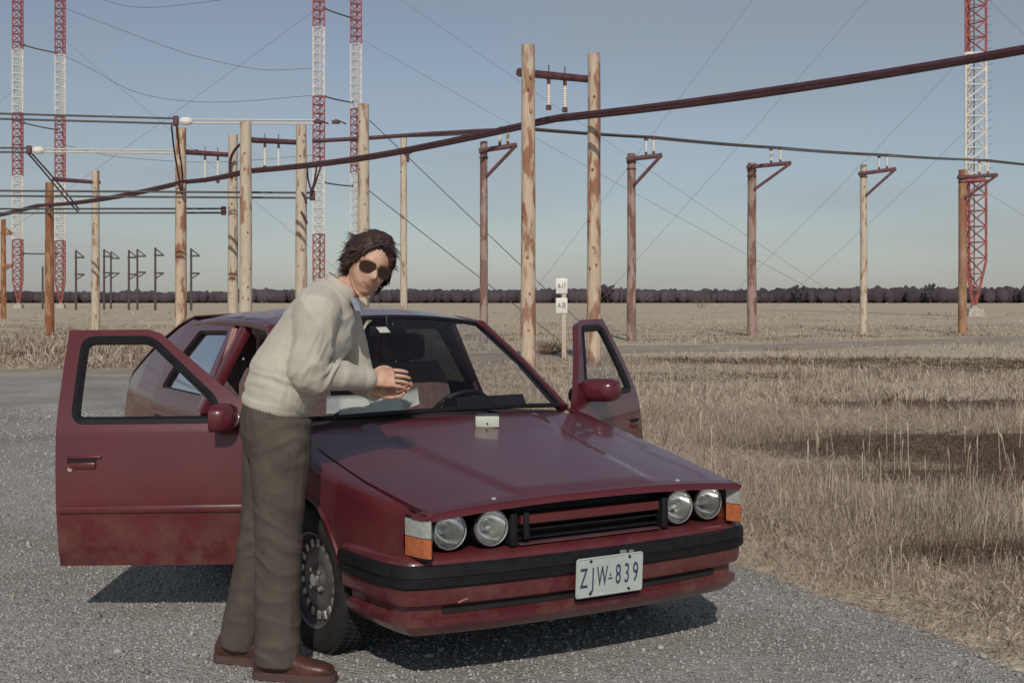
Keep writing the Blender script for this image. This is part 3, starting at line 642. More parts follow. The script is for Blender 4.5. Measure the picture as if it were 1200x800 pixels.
# ================================================================ MASTS
def mast(px, Y, label, detail, side=1.85, band=11.4, bands=6, start_red=True):
    p = at(px, HORIZON, Y); p.z = 0; root = empty('radio_mast', p, R(2)); tag(root, label, 'radio mast', 'red and white lattice masts')
    pb = MB(); pb.box((0, 0, .3), (1.6, 1.6, .9), taper=.8); pb.box((0, 0, .85), (.5, .5, .3)); pb.build('footing', M['conc'], root)
    tri = [Vector((-.5, -.29, 0)), Vector((.5, -.29, 0)), Vector((0, .577, 0))]
    def wd(z): return side * min(1, .16 + .84 * (z - 1.0) / 4.0)
    z0 = 1.0; bay = band / 8; lr, br = side * (.062 if detail else .07), side * (.036 if detail else .038)
    shared = {}
    for b in range(bands):
        red = (b % 2 == 0) == start_red; mt = M['red' if red else 'white']; nm = 'red_section' if red else 'white_section'
        zb = 1.0 + b * band; sec = None
        legs = MB(); allb = MB()
        for k in range(3):
            zz = [zb, zb + band * .2, zb + band * .35, zb + band * .5, zb + band]
            lg = MB(); lg.tube([tri[k] * wd(z) + Vector((0, 0, z)) for z in zz], lr, 6)
            if detail:
                if sec is None:
                    pl = MB(); ww = wd(zb + band - .01)
                    for q in range(3): pl.tube([tri[q] * ww * 1.02 + Vector((0, 0, zb + band - .12)), tri[(q + 1) % 3] * ww * 1.02 + Vector((0, 0, zb + band - .12))], br * 2.2, 6)
                    sec = pl.build(nm, mt, root)
                lg.build('leg', mt, sec)
            else: allb.add(lg.v, lg.f)
        for j in range(8):
            za = zb + j * bay; zc = za + bay
            for k in range(3):
                k2 = (k + 1) % 3; a = tri[k] * wd(za) + Vector((0, 0, za)); c = tri[k2] * wd(zc) + Vector((0, 0, zc)); d = tri[k] * wd(zc) + Vector((0, 0, zc))
                if detail:
                    m1 = MB(); m1.tube([a, c], br, 5); m1.build('brace', mt, sec, fix=False)
                    m2 = MB(); m2.tube([d, c], br * .9, 5); m2.build('strut', mt, sec, fix=False)
                else: allb.tube([a, c], br * 1.3, 4, cap=False); allb.tube([d, c], br * 1.3, 4, cap=False)
        if not detail: allb.build(nm, mt, root, fix=False)
    return root
def guy(root, z, dx, dy, r=.013):
    mb = MB(); mb.tube([p for p in sagline([Vector((0, 0, z)), Vector((dx, dy, .1))], 10, .35)], r, 5); mb.build('guy_wire', M['cable'], root)
mr = mast(1141, 116, 'large red and white lattice mast beside the cream bracket pole', True)
pg = MB()
for j in range(26):
    z = 12.6 + j * .72; pg.tube([(side_ := .94, -.5, z), (side_ + .55, -.55, z + .08)], .018, 4)
pg.build('step_pegs', M['cable'], mr, fix=False)
lad = MB(); lad.tube([(.1, .15, 1.2), (.1, .15, 60)], .05, 6); lad.build('riser_cable', M['farpole'], mr)
for z, dx, dy in ((24.5, -24, 0), (17.5, -17.5, 6), (40, -36, -8), (56, -42, -10), (12, 24, 6), (30, 30, -4)): guy(mr, z, dx, dy)
ml = [mast(22, 231, 'red and white mast nearest the orange pole, outer of the far left pair', False), mast(71.5, 236, 'red and white mast behind the orange pole, inner of the far left pair', False),
      mast(374, 212, 'red and white mast rising between the cream poles behind the man', False), mast(417.5, 226, 'red and white mast partly hidden by the cream dead-end pole', False)]
def tie(px0, y0, Y0_, px1, y1, Y1_, label):
    mb = MB(); a, b = at(px0, y0, Y0_), at(px1, y1, Y1_); mb.tube(sagline([a, b], 6, .1), .13, 5); mb.ellipsoid(a, (.35, .3, .3), 8, 5); mb.ellipsoid(b, (.35, .3, .3), 8, 5); tag(mb.build('tie_line', M['cable']), label, 'cable', 'tie lines between the masts')
tie(27, 53, 231, 66, 62, 236, 'tie line between the far left masts in their upper red bands')
tie(27, 144, 231, 66, 152, 236, 'tie line between the far left masts below the white bands')
tie(27, 297, 231, 66, 297, 236, 'lowest tie line between the far left masts')
tie(380, 10, 212, 412, 21, 226, 'top tie line joining the masts behind the man')
tie(380, 113, 212, 412, 120, 226, 'middle tie line joining the masts behind the man')
tie(380, 214, 212, 412, 218, 226, 'low tie line joining the masts behind the man')
for m_, z, dx, dy in ((ml[0], 40, -40, -20), (ml[1], 50, 60, -10), (ml[2], 50, -60, -20), (ml[3], 60, 80, -30), (ml[3], 48, 70, -60)): guy(m_, z, dx, dy, .025)
# overhead aerial wires with little spreaders, high left
for i, pts in enumerate((((76, -18), (110, -4), (165, 9), (260, 0), (366, -20)), ((76, 66), (105, 80), (165, 110), (250, 120), (366, 112)), ((76, 10), (195, 55), (250, 71), (310, 82), (366, 80)), ((76, 170), (125, 182), (187, 188), (260, 190), (366, 182)))):
    mb = MB(); mb.tube(catmull([at(x, y, 225) for x, y in pts], 5), .045, 5); o = mb.build('aerial_wire', M['cable']); tag(o, 'faint dark aerial wire sagging across the sky on the left', 'cable', 'aerial wires')

# ================================================================ MARKER SIGN
sp = at(661, 404, 31.5); sp.z = 0; sg = empty('marker_sign', sp); tag(sg, 'white two-plate marker sign on a post between the pale poles', 'sign')
mb = MB(); mb.rbox((0, .03, .85), (.11, .09, 2.0), .01); mb.build('post', M['woodW'], sg)
for z, body in ((1.795, 'A-17'), (1.315, 'A-38')):
    mb = MB(); mb.rbox((-.06, -.03, z), (.285, .02, .375), .008); pl = mb.build('plate', M['porc'], sg)
    text_mesh('lettering', body, .19, M['dark'], pl, Matrix.Translation((-.06, -.045, z)) @ Matrix.Rotation(R(90), 4, 'X'), sx=.50)
# ================================================================ CAR  (local x = across, y = front to back, z up)
CX, CY, CTH = .326, 4.894, R(29.58)
car = empty('parked_car', (CX, CY, 0), CTH); car.rotation_euler[1] = R(-.6); car.location.z = .008
tag(car, 'maroon hatchback car with both front doors open on the gravel road', 'car')
def car_ray(px, py, fz):
    """point of a car surface z = fz(s, t) under a pixel of the survey photograph"""
    c, s_ = math.cos(CTH), math.sin(CTH); Y = 5.0
    for _ in range(60):
        p = at(px, py, Y); s = (p.x - CX) * c + (p.y - CY) * s_; t = -(p.x - CX) * s_ + (p.y - CY) * c
        Y += (p.z - fz(s, t)) * 2.0
    return s, t, fz(s, t)
WT = ([0, .15, .35, .6, 1.0, 1.5, 3.5, 4.0, 4.35, 4.62], [.724, .748, .790, .824, .842, .846, .844, .825, .79, .72])
def side(t, z):
    W = ip(t, *WT)
    lo = ip(z, [.15, .25, .35, .5, .56, .7, .80, .86, .90], [.93, .955, .985, 1.0, 1.002, .99, .975, .962, .945])
    hi = .945 - .255 * max(0, (z - .90) / .43) ** 1.12
    return W * (lo if z < .90 else hi)
def hood_z(s, t):
    z = ip(t, [-.1, .0, .05, .12, .3, .6, .9, 1.25, 1.45], [.688, .702, .711, .720, .745, .786, .831, .893, .925])
    a = abs(s); z -= .046 * (a / .8) ** 2.4
    wv = .30 + .14 * min(1, max(0, t / 1.2)); z += .008 * (1 - sst(wv - .035, wv + .035, a)) * sst(0, .12, t)
    return z
def bowt(s): return -.032 + .03 * abs(s) ** 2
def lampt(s): return .015 + .115 * abs(s) ** 2.4
# ---- hood
hl = [(-.698, .03)] + [(s, bowt(s) + .028) for s in np.linspace(-.70, .70, 30)] + [(.698, .03), (.735, .5), (.735, 1.0), (.725, 1.255)] + [(s, 1.262 - .07 * (1 - (s / .725) ** 2)) for s in np.linspace(.70, -.70, 15)] + [(-.725, 1.255), (-.735, 1.0), (-.735, .5)]
hood = panel('hood', hl, lambda s, t: (s, t, hood_z(s, t)), M['paint'], car, step=.026, thick=.012, smooth=60)
# rolled leading lip of the hood
mb = MB(); rings = []
for s in np.linspace(-.698, .698, 41):
    t = bowt(s) + .028; z = hood_z(s, t); rings.append([Vector((s, t - .001, z + .004)), Vector((s, t - .016, z - .004)), Vector((s, t - .018, z - .018)), Vector((s, t + .01, z - .024))])
mb.loft(rings); mb.build('lip', M['paint'], hood, smooth=70)
mb = MB()
for s in (-.42, .42): mb.ellipsoid((s, bowt(s) + .07, hood_z(s, bowt(s) + .07) + .006), (.01, .01, .006), 8, 5)
mb.build('bump_stops', M['plate'], hood)
# ---- fenders
def roundp(P, r, n=4):
    o = []
    for i in range(len(P)):
        a, b, c = Vector(P[i - 1]), Vector(P[i]), Vector(P[(i + 1) % len(P)]); p0 = b + (a - b).normalized() * r; p1 = b + (c - b).normalized() * r
        for k in range(n + 1): t = k / n; o.append(tuple(p0 * (1 - t) ** 2 + b * 2 * t * (1 - t) + p1 * t * t))
    return o
def fender(sg):
    def zc(t): return hood_z(.79, t) - .035
    def fm(t, v):
        c = zc(t); W = side(t, c)
        if v <= c: return (sg * side(t, v), t, v)
        q = v - c; r = .035; arc = r * math.pi / 2
        if q < arc: a = q / r; return (sg * (W - r + r * math.cos(a)), t, c + r * math.sin(a))
        s = W - r - (q - arc); return (sg * s, t, c + r + (hood_z(s, t) - hood_z(W - r, t)))
    top = [(t, zc(t) + .055 + (side(t, zc(t)) - .035 - ip(t, [.1, .15, .5, 1.25, 1.4], [.704, .708, .742, .742, .735]))) for t in np.linspace(1.40, .03, 28)]
    arch = [(.88 + .335 * math.cos(a), .30 + .335 * math.sin(a)) for a in np.linspace(math.pi * 1.09, -.28, 26)]
    out = [(.03, .664), (.135, .664), (.135, .47)] + [(.38, .47), (.42, .445), (.535, .435)] + [p for p in arch if not (p[0] < .6 and p[1] < .43)] + [(1.25, .20), (1.405, .20)] + top
    f = panel('front_fender', out, fm, M['paint'], car, step=.024, thick=.006, smooth=50)
    mb = MB(); pts = [Vector((sg * (side(t, z) + .004), t, z)) for t, z in [(.88 + .337 * math.cos(a), .30 + .337 * math.sin(a)) for a in np.linspace(math.pi * .88, -.2, 24)]]
    mb.tube(pts, .011, 6); mb.build('arch_lip', M['paint'], f)
    mb = MB(); mb.rbox((sg * (side(1.28, .62) + .006), 1.26, .64), (.014, .07, .03), .005); mb.build('side_repeater', M['orange'], f)
for sg in (-1, 1): fender(sg)
# ---- scuttle and wipers
cw = panel('scuttle', [(s, 1.175 + .07 * (s / .72) ** 2) for s in np.linspace(-.72, .72, 20)] + [(s, 1.33 + .04 * (s / .72) ** 2) for s in np.linspace(.72, -.72, 20)], lambda s, t: (s, t, hood_z(s, min(t, 1.3)) - .028 + .05 * (t - 1.17)), M['black'], car, step=.05, thick=.004)
for s0 in (-.30, .28):
    mb = MB(); mb.tube([(s0, 1.26, .885), (s0 - .06, 1.275, .905), (s0 - .50 * .8, 1.31, .918)], [.010, .006, .005], 6); mb.tube([(s0 - .05, 1.28, .912), (s0 - .52, 1.315, .922)], .005, 5); mb.build('wiper', M['black'], car)
# ---- bumper (plan curve swept with a profile)
half = catmull([(.822, .52, 0), (.815, .40, 0), (.805, .27, 0), (.782, .145, 0), (.73, .070, 0), (.5, .026, 0), (.25, .007, 0), (0, 0, 0)], 6)
plan = [Vector((-p.x, p.y, 0)) for p in half] + [p for p in reversed(half)][1:]
def sweep(prof, s_lim=None):
    rings = []; n = len(plan)
    for i, p in enumerate(plan):
        if s_lim and not (s_lim[0] <= p.x <= s_lim[1] and p.y < .2): continue
        T = (plan[min(i + 1, n - 1)] - plan[max(i - 1, 0)]).normalized(); N = Vector((T.y, -T.x, 0))
        rings.append([p + N * o + Vector((0, 0, z)) for o, z in prof])
    return rings
bump = MB(); bump.loft(sweep([(-.11, .225), (-.055, .222), (-.035, .235), (-.012, .262), (-.008, .288), (-.03, .296), (-.034, .300), (-.034, .330), (-.03, .334), (.000, .342), (.008, .36), (.010, .402), (-.02, .410), (-.11, .410)])); bumper = bump.build('front_bumper', M['paint'], car, smooth=30)
mb = MB(); mb.loft(sweep([(-.05, .405), (.018, .405), (.026, .412), (.028, .432), (.022, .436), (.022, .442), (.028, .446), (.026, .482), (.018, .489), (-.05, .489)])); mb.build('rubber_strip', M['black'], bumper, smooth=30)
mb = MB(); mb.loft(sweep([(-.028, .303), (-.030, .303), (-.030, .327), (-.028, .327)], (-.66, .66))); mb.build('intake_slot', M['dark'], bumper)
mb = MB(); mb.loft(sweep([(-.12, .487), (.008, .487), (.004, .500), (-.012, .511), (-.03, .520), (-.12, .522)])); mb.build('upper_valance', M['paint'], bumper, smooth=40)
mb = MB(); mb.rbox((-.56, .0285, .352), (.04, .006, .007), .002, Euler((0, R(-18), R(-6))).to_matrix()); mb.rbox((-.535, .0265, .360), (.03, .006, .005), .002, Euler((0, R(-30), R(-6))).to_matrix()); mb.build('scuffed_paint', M['jamb'], bumper)
# ---- front recess, grille and lamps
fr = MB()
pts = [Vector((s, bowt(s) + .20, 0)) for s in np.linspace(-.72, .72, 25)]
fr.loft([[Vector((p.x, p.y, .51)), Vector((p.x, p.y, .70))] for p in pts], closed=False, cap=False)
fr.loft([[Vector((p.x, p.y, .683)), Vector((p.x, p.y - .17, .676))] for p in pts], closed=False, cap=False)
front = fr.build('front_panel', M['dark'], car)
def strip(name, s0, s1, z0, z1, dep, th, mat, par, n=15):
    mb = MB(); mb.loft([[Vector((s, bowt(s) + dep, z0)), Vector((s, bowt(s) + dep, z1)), Vector((s, bowt(s) + dep + th, z1)), Vector((s, bowt(s) + dep + th, z0))] for s in np.linspace(s0, s1, n)]); return mb.build(name, mat, par)
gr = strip('grille', -.325, .325, .524, .672, .13, .012, M['black'], car)
strip('grille_bar', -.315, .315, .604, .636, .055, .05, M['paint'], gr)
for z in (.545, .575): strip('slat', -.32, .32, z, z + .006, .075, .05, M['black'], gr)
strip('lower_trim', -.32, .32, .5265, .531, .055, .04, M['iron'], gr)
mb = MB(); mb.rbox((-.295, bowt(.3) + .06, .598), (.022, .03, .10), .004); mb.build('bracket', M['black'], gr)
for s in (-.345, .345): 
    mb = MB(); mb.rbox((s, bowt(s) + .095, .588), (.03, .09, .125), .006); mb.build('lamp_divider', M['black'], front)
def headlight(s, z=.600):
    t = lampt(s) - .01; d = Matrix.Translation((s, t + .035, z)) @ Matrix.Rotation(R(-90), 4, 'Z')
    e = MB(); e.lathe([(.062, .0), (.058, -.02), (.045, -.045), (.028, -.06), (.012, -.066), (.001, -.066)], d, 28); o = e.build('headlight', M['chrome'], car, smooth=60)
    b = MB(); b.ellipsoid((s, t + .07, z), (.014, .02, .014), 10, 6); b.build('bulb_shield', M['porc'], o)
    r = MB(); r.lathe([(.0615, -.012), (.070, -.006), (.071, .006), (.067, .012), (.062, .010), (.061, .0)], d, 32); r.build('bezel', M['lampring'], o, smooth=50)
    g = MB(); g.lathe([(.0615, .006), (.055, .012), (.04, .018), (.02, .021), (.0005, .022)], d, 28); g.build('lens', M['lens'], o, smooth=80)
    # fluting on the lens
    fl = MB()
    for k in range(-5, 6):
        x = k * .0105; hgt = math.sqrt(max(0, .058 ** 2 - x * x)); fl.tube([(s + x, t + .020, z - hgt), (s + x, t + .0145 + .00, z), (s + x, t + .020, z + hgt)], .0016, 4)
    fl.build('flute', M['lens'], o)
    s_ = MB(); s_.lathe([(.073, .004), (.074, -.06), (.072, -.08)], d, 24); s_.build('lamp_shell', M['black'], o)
for s in (-.592, -.428, .428, .592): headlight(s)
def indicator(sg):
    pts = [(.700, -.004), (.708, -.002), (.717, .010), (.726, .035), (.735, .075), (.743, .125)]
    def seg(z0, z1):
        rings = []
        for x, t in pts: rings.append([Vector((sg * x, t, z0)), Vector((sg * x, t, z1)), Vector((sg * (x - .03), t + .05, z1)), Vector((sg * (x - .03), t + .05, z0))])
        return rings
    mb = MB(); mb.loft(seg(.522, .591)); o = mb.build('turn_lamp', M['orange'], car, smooth=40)
    mb = MB(); mb.loft(seg(.594, .656)); mb.build('clear_lens', M['clearlens'], o, smooth=40)
    mb = MB(); mb.loft([[Vector((sg * (x - .004), t + .006, z)) for z in (.512, .668)] for x, t in pts], closed=False, cap=False); mb.build('lamp_back', M['black'], o)
for sg in (-1, 1):
    indicator(sg)
    mb = MB(); mb.loft([[Vector((sg * x, t, z)) for x, t, z in q] for q in (((.690, -.008, .676), (.690, .06, .688), (.690, .06, .655), (.690, -.004, .655)), ((.712, -.004, .670), (.715, .06, .682), (.715, .06, .655), (.712, .0, .655)), ((.728, .022, .664), (.738, .08, .672), (.738, .08, .655), (.728, .026, .655)))]); mb.build('corner_cap', M['paint'], car, smooth=60)
# ---- licence plate
PM = Matrix.Translation((.035, -.040, .388)) @ Matrix.Rotation(R(4), 4, 'X')
mb = MB(); bmv = [(-.152, -.076), (.152, -.076), (.152, .076), (-.152, .076)]
oc = []
for cx_, cz_, a0 in ((.14, -.064, -90), (.14, .064, 0), (-.14, .064, 90), (-.14, -.064, 180)):
    for k in range(5): a = R(a0 + k * 22.5); oc.append((cx_ + .012 * math.cos(a), cz_ + .012 * math.sin(a)))
mb.loft([[PM @ Vector((x, y, z)) for x, z in oc] for y in (.003, .0)]); lp = mb.build('licence_plate', M['plate'], car, smooth=20)
mb = MB()
for i in range(len(oc)): a, b = oc[i], oc[(i + 1) % len(oc)]; mb.tube([PM @ Vector((a[0] * .97, -.001, a[1] * .95)), PM @ Vector((b[0] * .97, -.001, b[1] * .95))], .0022, 4, cap=False)
mb.build('plate_rim', M['plate'], lp)
def ptext(name, body, x, z, size, sx): text_mesh(name, body, size, M['ink'], lp, PM @ Matrix.Translation((x, -.0012, z)) @ Matrix.Rotation(R(90), 4, 'X'), .0007, sx)
xs_ = (-.118, -.077, -.035, .038, .078, .118)
for ch, x in zip('ZJW839', xs_): ptext('character', ch, x, -.004, .108, .44 if ch == 'W' else .50)
mb = MB(); mb.box(PM @ Vector((.002, -.002, -.012)), (.018, .002, .005)); mb.box(PM @ Vector((.002, -.002, .004)), (.006, .002, .012), taper=.2); mb.build('emblem', M['ink'], lp)
for x, z in ((-.088, .062), (.088, .062), (-.088, -.062), (.088, -.062)):
    mb = MB(); mb.tube([PM @ Vector((x, -.004, z)), PM @ Vector((x, .004, z))], .0055, 8); mb.build('plate_bolt', M['dark'], lp)
mb = MB(); mb.rbox(PM @ Vector((.062, .006, .082)), (.03, .008, .014), .003); mb.rbox(PM @ Vector((.10, .006, .081)), (.022, .008, .009), .003); mb.build('bracket_tab', M['alloy'], lp)
# ---- wheels
def wheel(sg, t, steer=0):
    o0 = Vector((sg * .742, t, .297)); e = MB()
    prof = [(.195, -.075), (.215, -.088), (.255, -.094), (.283, -.084), (.2965, -.066), (.298, -.03), (.299, 0), (.298, .03), (.2965, .066), (.283, .084), (.255, .094), (.215, .088), (.195, .075)]
    e.lathe([(r, x) for r, x in prof], None, 44); w_ = e.build('wheel', M['rubber'], car, smooth=35, loc=o0); w_.rotation_euler = (0, 0, (R(180) if sg < 0 else 0) + steer)
    tr = MB()
    for k in range(72):
        a = 2 * math.pi * k / 72
        for j, x in enumerate((-.056, -.02, .02, .056)):
            q = Matrix.Rotation(a + (j % 2) * .04, 3, 'X') @ Vector((x, .3005, 0)); tr.box(q, (.026, .006, .017), Matrix.Rotation(a + (j % 2) * .04, 3, 'X'))
    tr.build('tread', M['rubber'], w_, smooth=None, fix=False)
    rm = MB(); rm.lathe([(.196, .078), (.186, .074), (.182, .05), (.168, .030), (.150, .036), (.118, .052), (.085, .058), (.06, .044), (.052, .050), (.04, .062), (.001, .064)], None, 44); rim = rm.build('rim', M['darkrim'], w_, smooth=40)
    sl = MB(); sl.rbox((0, 0, 0), (.012, .036, .026), .004); sm_ = sl.mesh('rim_pad', M['alloy'])
    for k in range(18):
        a = 2 * math.pi * (k + .5) / 18; p_ = bpy.data.objects.new('rim_pad', sm_); link(p_, rim); p_.location = Matrix.Rotation(a, 3, 'X') @ Vector((.046, .148, 0)); p_.rotation_euler = (a, 0, 0)
    nt_ = MB()
    for k in range(4): a = math.pi / 4 + math.pi / 2 * k; nt_.tube([(.045, .05 * math.cos(a), .05 * math.sin(a)), (.066, .05 * math.cos(a), .05 * math.sin(a))], .009, 6)
    nt_.tube([(.05, 0, 0), (.074, 0, 0)], [.032, .026], 16); nt_.build('hub_cap', M['chrome'], rim)
for sg in (-1, 1):
    wheel(sg, .88, R(6)); wheel(sg, 3.54)
    for t in (.88, 3.54):
        a = MB(); prof = [Vector((0, .335 * math.cos(q), .30 + .335 * math.sin(q))) for q in np.linspace(math.pi * 1.05, -.05 * math.pi, 20)]
        a.loft([[Vector((sg * x, t + p.y, p.z)) for p in prof] for x in (.80, .50)], closed=False, cap=False); a.loft([[Vector((sg * .52, t, .28))] * 20, [Vector((sg * .51, t + p.y, p.z)) for p in prof]], closed=False, cap=False); a.build('wheel_housing', M['dark'], car)
# ---- underbody and cabin tub
mb = MB(); mb.box((0, 2.35, .235), (1.46, 4.0, .05)); mb.box((0, .75, .42), (.9, .9, .35)); mb.box((0, 1.28, .56), (1.40, .10, .60)); mb.build('floor_pan', M['dark'], car)
for sg in (-1, 1):
    mb = MB(); mb.rbox((sg * .76, 2.42, .255), (.12, 2.05, .12), .02); mb.build('sill', M['paint'], car)
# ---- greenhouse
WB = lambda s: (s, 1.33 - .11 * (1 - (s / .66) ** 2), .905 + .022 * (1 - (s / .66) ** 2))       # windscreen base line
WTp = lambda s: (s, 2.02 - .06 * (1 - (s / .56) ** 2), 1.302 + .045 * (1 - (s / .56) ** 2))        # windscreen top line
def wsm(u, v):
    a, b = Vector(WB(u * .665)), Vector(WTp(u * .568)); p = a.lerp(b, v); p.z += .018 * 4 * v * (1 - v); return tuple(p)
ws = panel('windscreen', [(-1, 0), (1, 0), (1, 1), (-1, 1)], wsm, M['glass'], car, step=.08, thick=0, smooth=180)
def edge_path(f, n=14): return [Vector(f(x)) for x in np.linspace(0, 1, n)]
for nm, f in (('windscreen_seal', lambda x: wsm(-1 + 2 * x, 0)), ('windscreen_seal', lambda x: wsm(-1 + 2 * x, 1)), ('windscreen_seal', lambda x: wsm(-1, x)), ('windscreen_seal', lambda x: wsm(1, x))):
    mb = MB(); mb.tube(edge_path(f), .011, 6); mb.build(nm, M['black'], ws)
st = panel('sticker', [(-.115, .79), (-.02, .79), (-.02, .86), (-.115, .86)], lambda u, v: tuple(Vector(wsm(u - .05, v)) + Vector((0, -.003, .002))), M['pale'], ws, step=.03, thick=.001)
mb = MB(); q = Vector(wsm(.0, .86)) + Vector((0, .07, -.02)); mb.rbox(q, (.20, .02, .055), .01); mb.tube([q, q + Vector((0, .02, .08))], .008, 6); mb.build('rear_view_mirror', M['black'], car)
for sg in (-1, 1):      # A-pillars
    mb = MB(); a0, a1 = Vector((sg * .70, 1.36, .885)), Vector((sg * .588, 2.02, 1.298)); mb.tube([a0, a0.lerp(a1, .5) + Vector((sg * .004, 0, .015)), a1], [.034, .030, .030], 8, sq=(.8, 1)); mb.build('windscreen_pillar', M['paint'], car)
def roof_z(s, t):
    zc = ip(t, [1.9, 2.0, 2.3, 2.7, 3.1, 3.35, 3.45], [1.335, 1.348, 1.378, 1.388, 1.378, 1.358, 1.345]); return zc - .05 * (abs(s) / .57) ** 2.4
ro = [WTp(s)[:2] for s in np.linspace(-.575, .575, 15)] + [(.60, 2.3), (.605, 2.8), (.585, 3.35)] + [(s, 3.35 + .06 * (1 - (s / .585) ** 2)) for s in np.linspace(.55, -.55, 11)] + [(-.585, 3.35), (-.605, 2.8), (-.60, 2.3)]
roof = panel('roof', ro, lambda s, t: (s, t, roof_z(s, t) - (.03 * sst(.575, .612, abs(s)))), M['paint'], car, step=.06, thick=.02, smooth=60)
for sg in (-1, 1):
    mb = MB(); mb.tube([(sg * .592, 2.0, 1.296), (sg * .604, 2.3, 1.318), (sg * .606, 2.8, 1.325), (sg * .59, 3.36, 1.30)], .020, 8); mb.build('gutter', M['paint'], roof)
# ---- rear doors, quarters, tailgate
def bside(sg):
    f = lambda t, z: (sg * side(t, z), t, z)
    rd = [(2.425, .27), (3.16, .27), (3.20, .40), (3.30, .56), (3.44, .66), (3.455, .88), (3.30, 1.18), (3.16, 1.305), (2.53, 1.318), (2.45, .93)]
    hole = roundp([(2.535, .935), (3.345, .935), (3.25, 1.13), (3.13, 1.26), (2.595, 1.272)], .03)
    d = panel('rear_door', rd, f, M['paint'], car, holes=[hole], step=.04, thick=.03, smooth=40)
    panel('window', [(t, z) for t, z in hole], lambda t, z: (sg * (side(t, z) - .012), t, z), M['glass'], d, step=.08, thick=0)
    mb = MB(); lp_ = dens(hole, .06); mb.tube([Vector(f(t, z)) + Vector((-sg * .002, 0, 0)) for t, z in lp_ + lp_[:1]], .012, 5, cap=False); mb.build('window_seal', M['black'], d)
    mb = MB(); mb.rbox((sg * (side(2.7, .51) + .01), 2.82, .515), (.02, .68, .035), .008); mb.build('moulding', M['paint'], d)
    mb = MB(); mb.rbox((sg * (side(3.2, .76) + .006), 3.27, .77), (.02, .16, .045), .01); mb.build('handle', M['black'], d)
    arch = [(3.54 + .335 * math.cos(a), .30 + .335 * math.sin(a)) for a in np.linspace(-.25, math.pi * .93, 24)]
    q = [(4.05, .25), (4.60, .30), (4.60, .66), (4.50, .86), (4.28, .985), (3.95, 1.14), (3.62, 1.28), (3.40, 1.335), (3.22, 1.318), (3.33, 1.17), (3.478, .88), (3.465, .66), (3.33, .55), (3.215, .40)] 
    q = [(3.90, .24), (4.60, .30), (4.60, .66), (4.50, .86), (4.28, .985), (3.95, 1.14), (3.62, 1.27), (3.42, 1.325), (3.19, 1.318), (3.33, 1.18), (3.478, .88), (3.465, .672)] + [p for p in reversed(arch) if p[1] > .24 and p[0] > 3.38]
    panel('rear_quarter', q, f, M['paint'], car, step=.04, thick=.006, smooth=40)
    mb = MB(); mb.rbox((sg * .70, 2.44, 1.08), (.05, .10, .50), .015, Euler((R(7), R(-sg * 27), 0)).to_matrix()); p_ = mb.build('door_pillar', M['paint'], car)
    mb = MB()
    for k in (0, .045): mb.tube([(sg * .765, 2.40 + k, .60), (sg * .765, 2.41 + k, .92), (sg * .69, 2.44 + k, 1.12), (sg * .625, 2.47 + k, 1.29)], .011, 6)
    mb.build('door_seal', M['jamb'], p_)
    mb = MB(); mb.rbox((sg * .755, 2.45, .60), (.06, .10, .62), .015); mb.build('latch_post', M['paint'], p_)
for sg in (-1, 1): bside(sg)
tg_z = ([3.40, 3.62, 3.95, 4.28, 4.50, 4.60], [1.345, 1.30, 1.17, 1.01, .89, .66])
def tgm(s, t): return (s * side(t, ip(t, *tg_z) - .02) / .80, t, ip(t, *tg_z) + .015 * (1 - (s / .8) ** 2))
hole = [(-.60, 3.50), (.60, 3.50), (.62, 4.20), (-.62, 4.20)]
tg = panel('tailgate', [(-.80, 3.40), (.80, 3.40), (.80, 4.60), (-.80, 4.60)], tgm, M['paint'], car, holes=[hole], step=.06, thick=.008, smooth=50)
panel('rear_window', hole, lambda s, t: tuple(Vector(tgm(s, t)) - Vector((0, 0, .006))), M['glass'], tg, step=.09, thick=0, smooth=180)
mb = MB(); mb.rbox((0, 4.56, .50), (1.44, .10, .44), .03); mb.build('tail_panel', M['paint'], car)
mb = MB(); mb.rbox((0, 4.62, .42), (1.5, .14, .20), .04); mb.build('rear_bumper', M['black'], car)
for sg in (-1, 1): mb = MB(); mb.rbox((sg * .58, 4.612, .64), (.26, .04, .12), .01); mb.build('tail_lamp', M['orange'], car)
# ---- cabin
ds = MB(); ds.loft([[Vector((s, t, z - .03 * (s / .66) ** 2)) for t, z in ((1.24, .86), (1.30, .895), (1.42, .905), (1.56, .895), (1.64, .86), (1.66, .70), (1.55, .58), (1.30, .55))] for s in np.linspace(-.69, .69, 13)]); dash = ds.build('dashboard', M['dash'], car, smooth=50)
mb = MB(); mb.loft([[Vector((s, t, z)) for t, z in ((1.46, .89), (1.50, .955), (1.62, .945), (1.66, .88))] for s in (.17, .22, .50, .55)]); mb.build('instrument_hood', M['black'], dash, smooth=30)
c0 = Vector((.36, 1.83, .80)); ax = Vector((0, .86, .50)); u_ = Vector((1, 0, 0)); v_ = ax.cross(u_).normalized(); ring = [c0 + u_ * .185 * math.cos(a) + v_ * .185 * math.sin(a) for a in np.linspace(0, 2 * math.pi, 29)]
mb = MB(); mb.tube(ring, .014, 7, cap=False); mb.tube([c0 - ax * .18, c0], .03, 8); mb.tube([c0 - u_ * .18, c0 + u_ * .18], .016, 6); mb.ellipsoid(c0, (.07, .04, .06), 10, 6); mb.build('steering_wheel', M['black'], car)
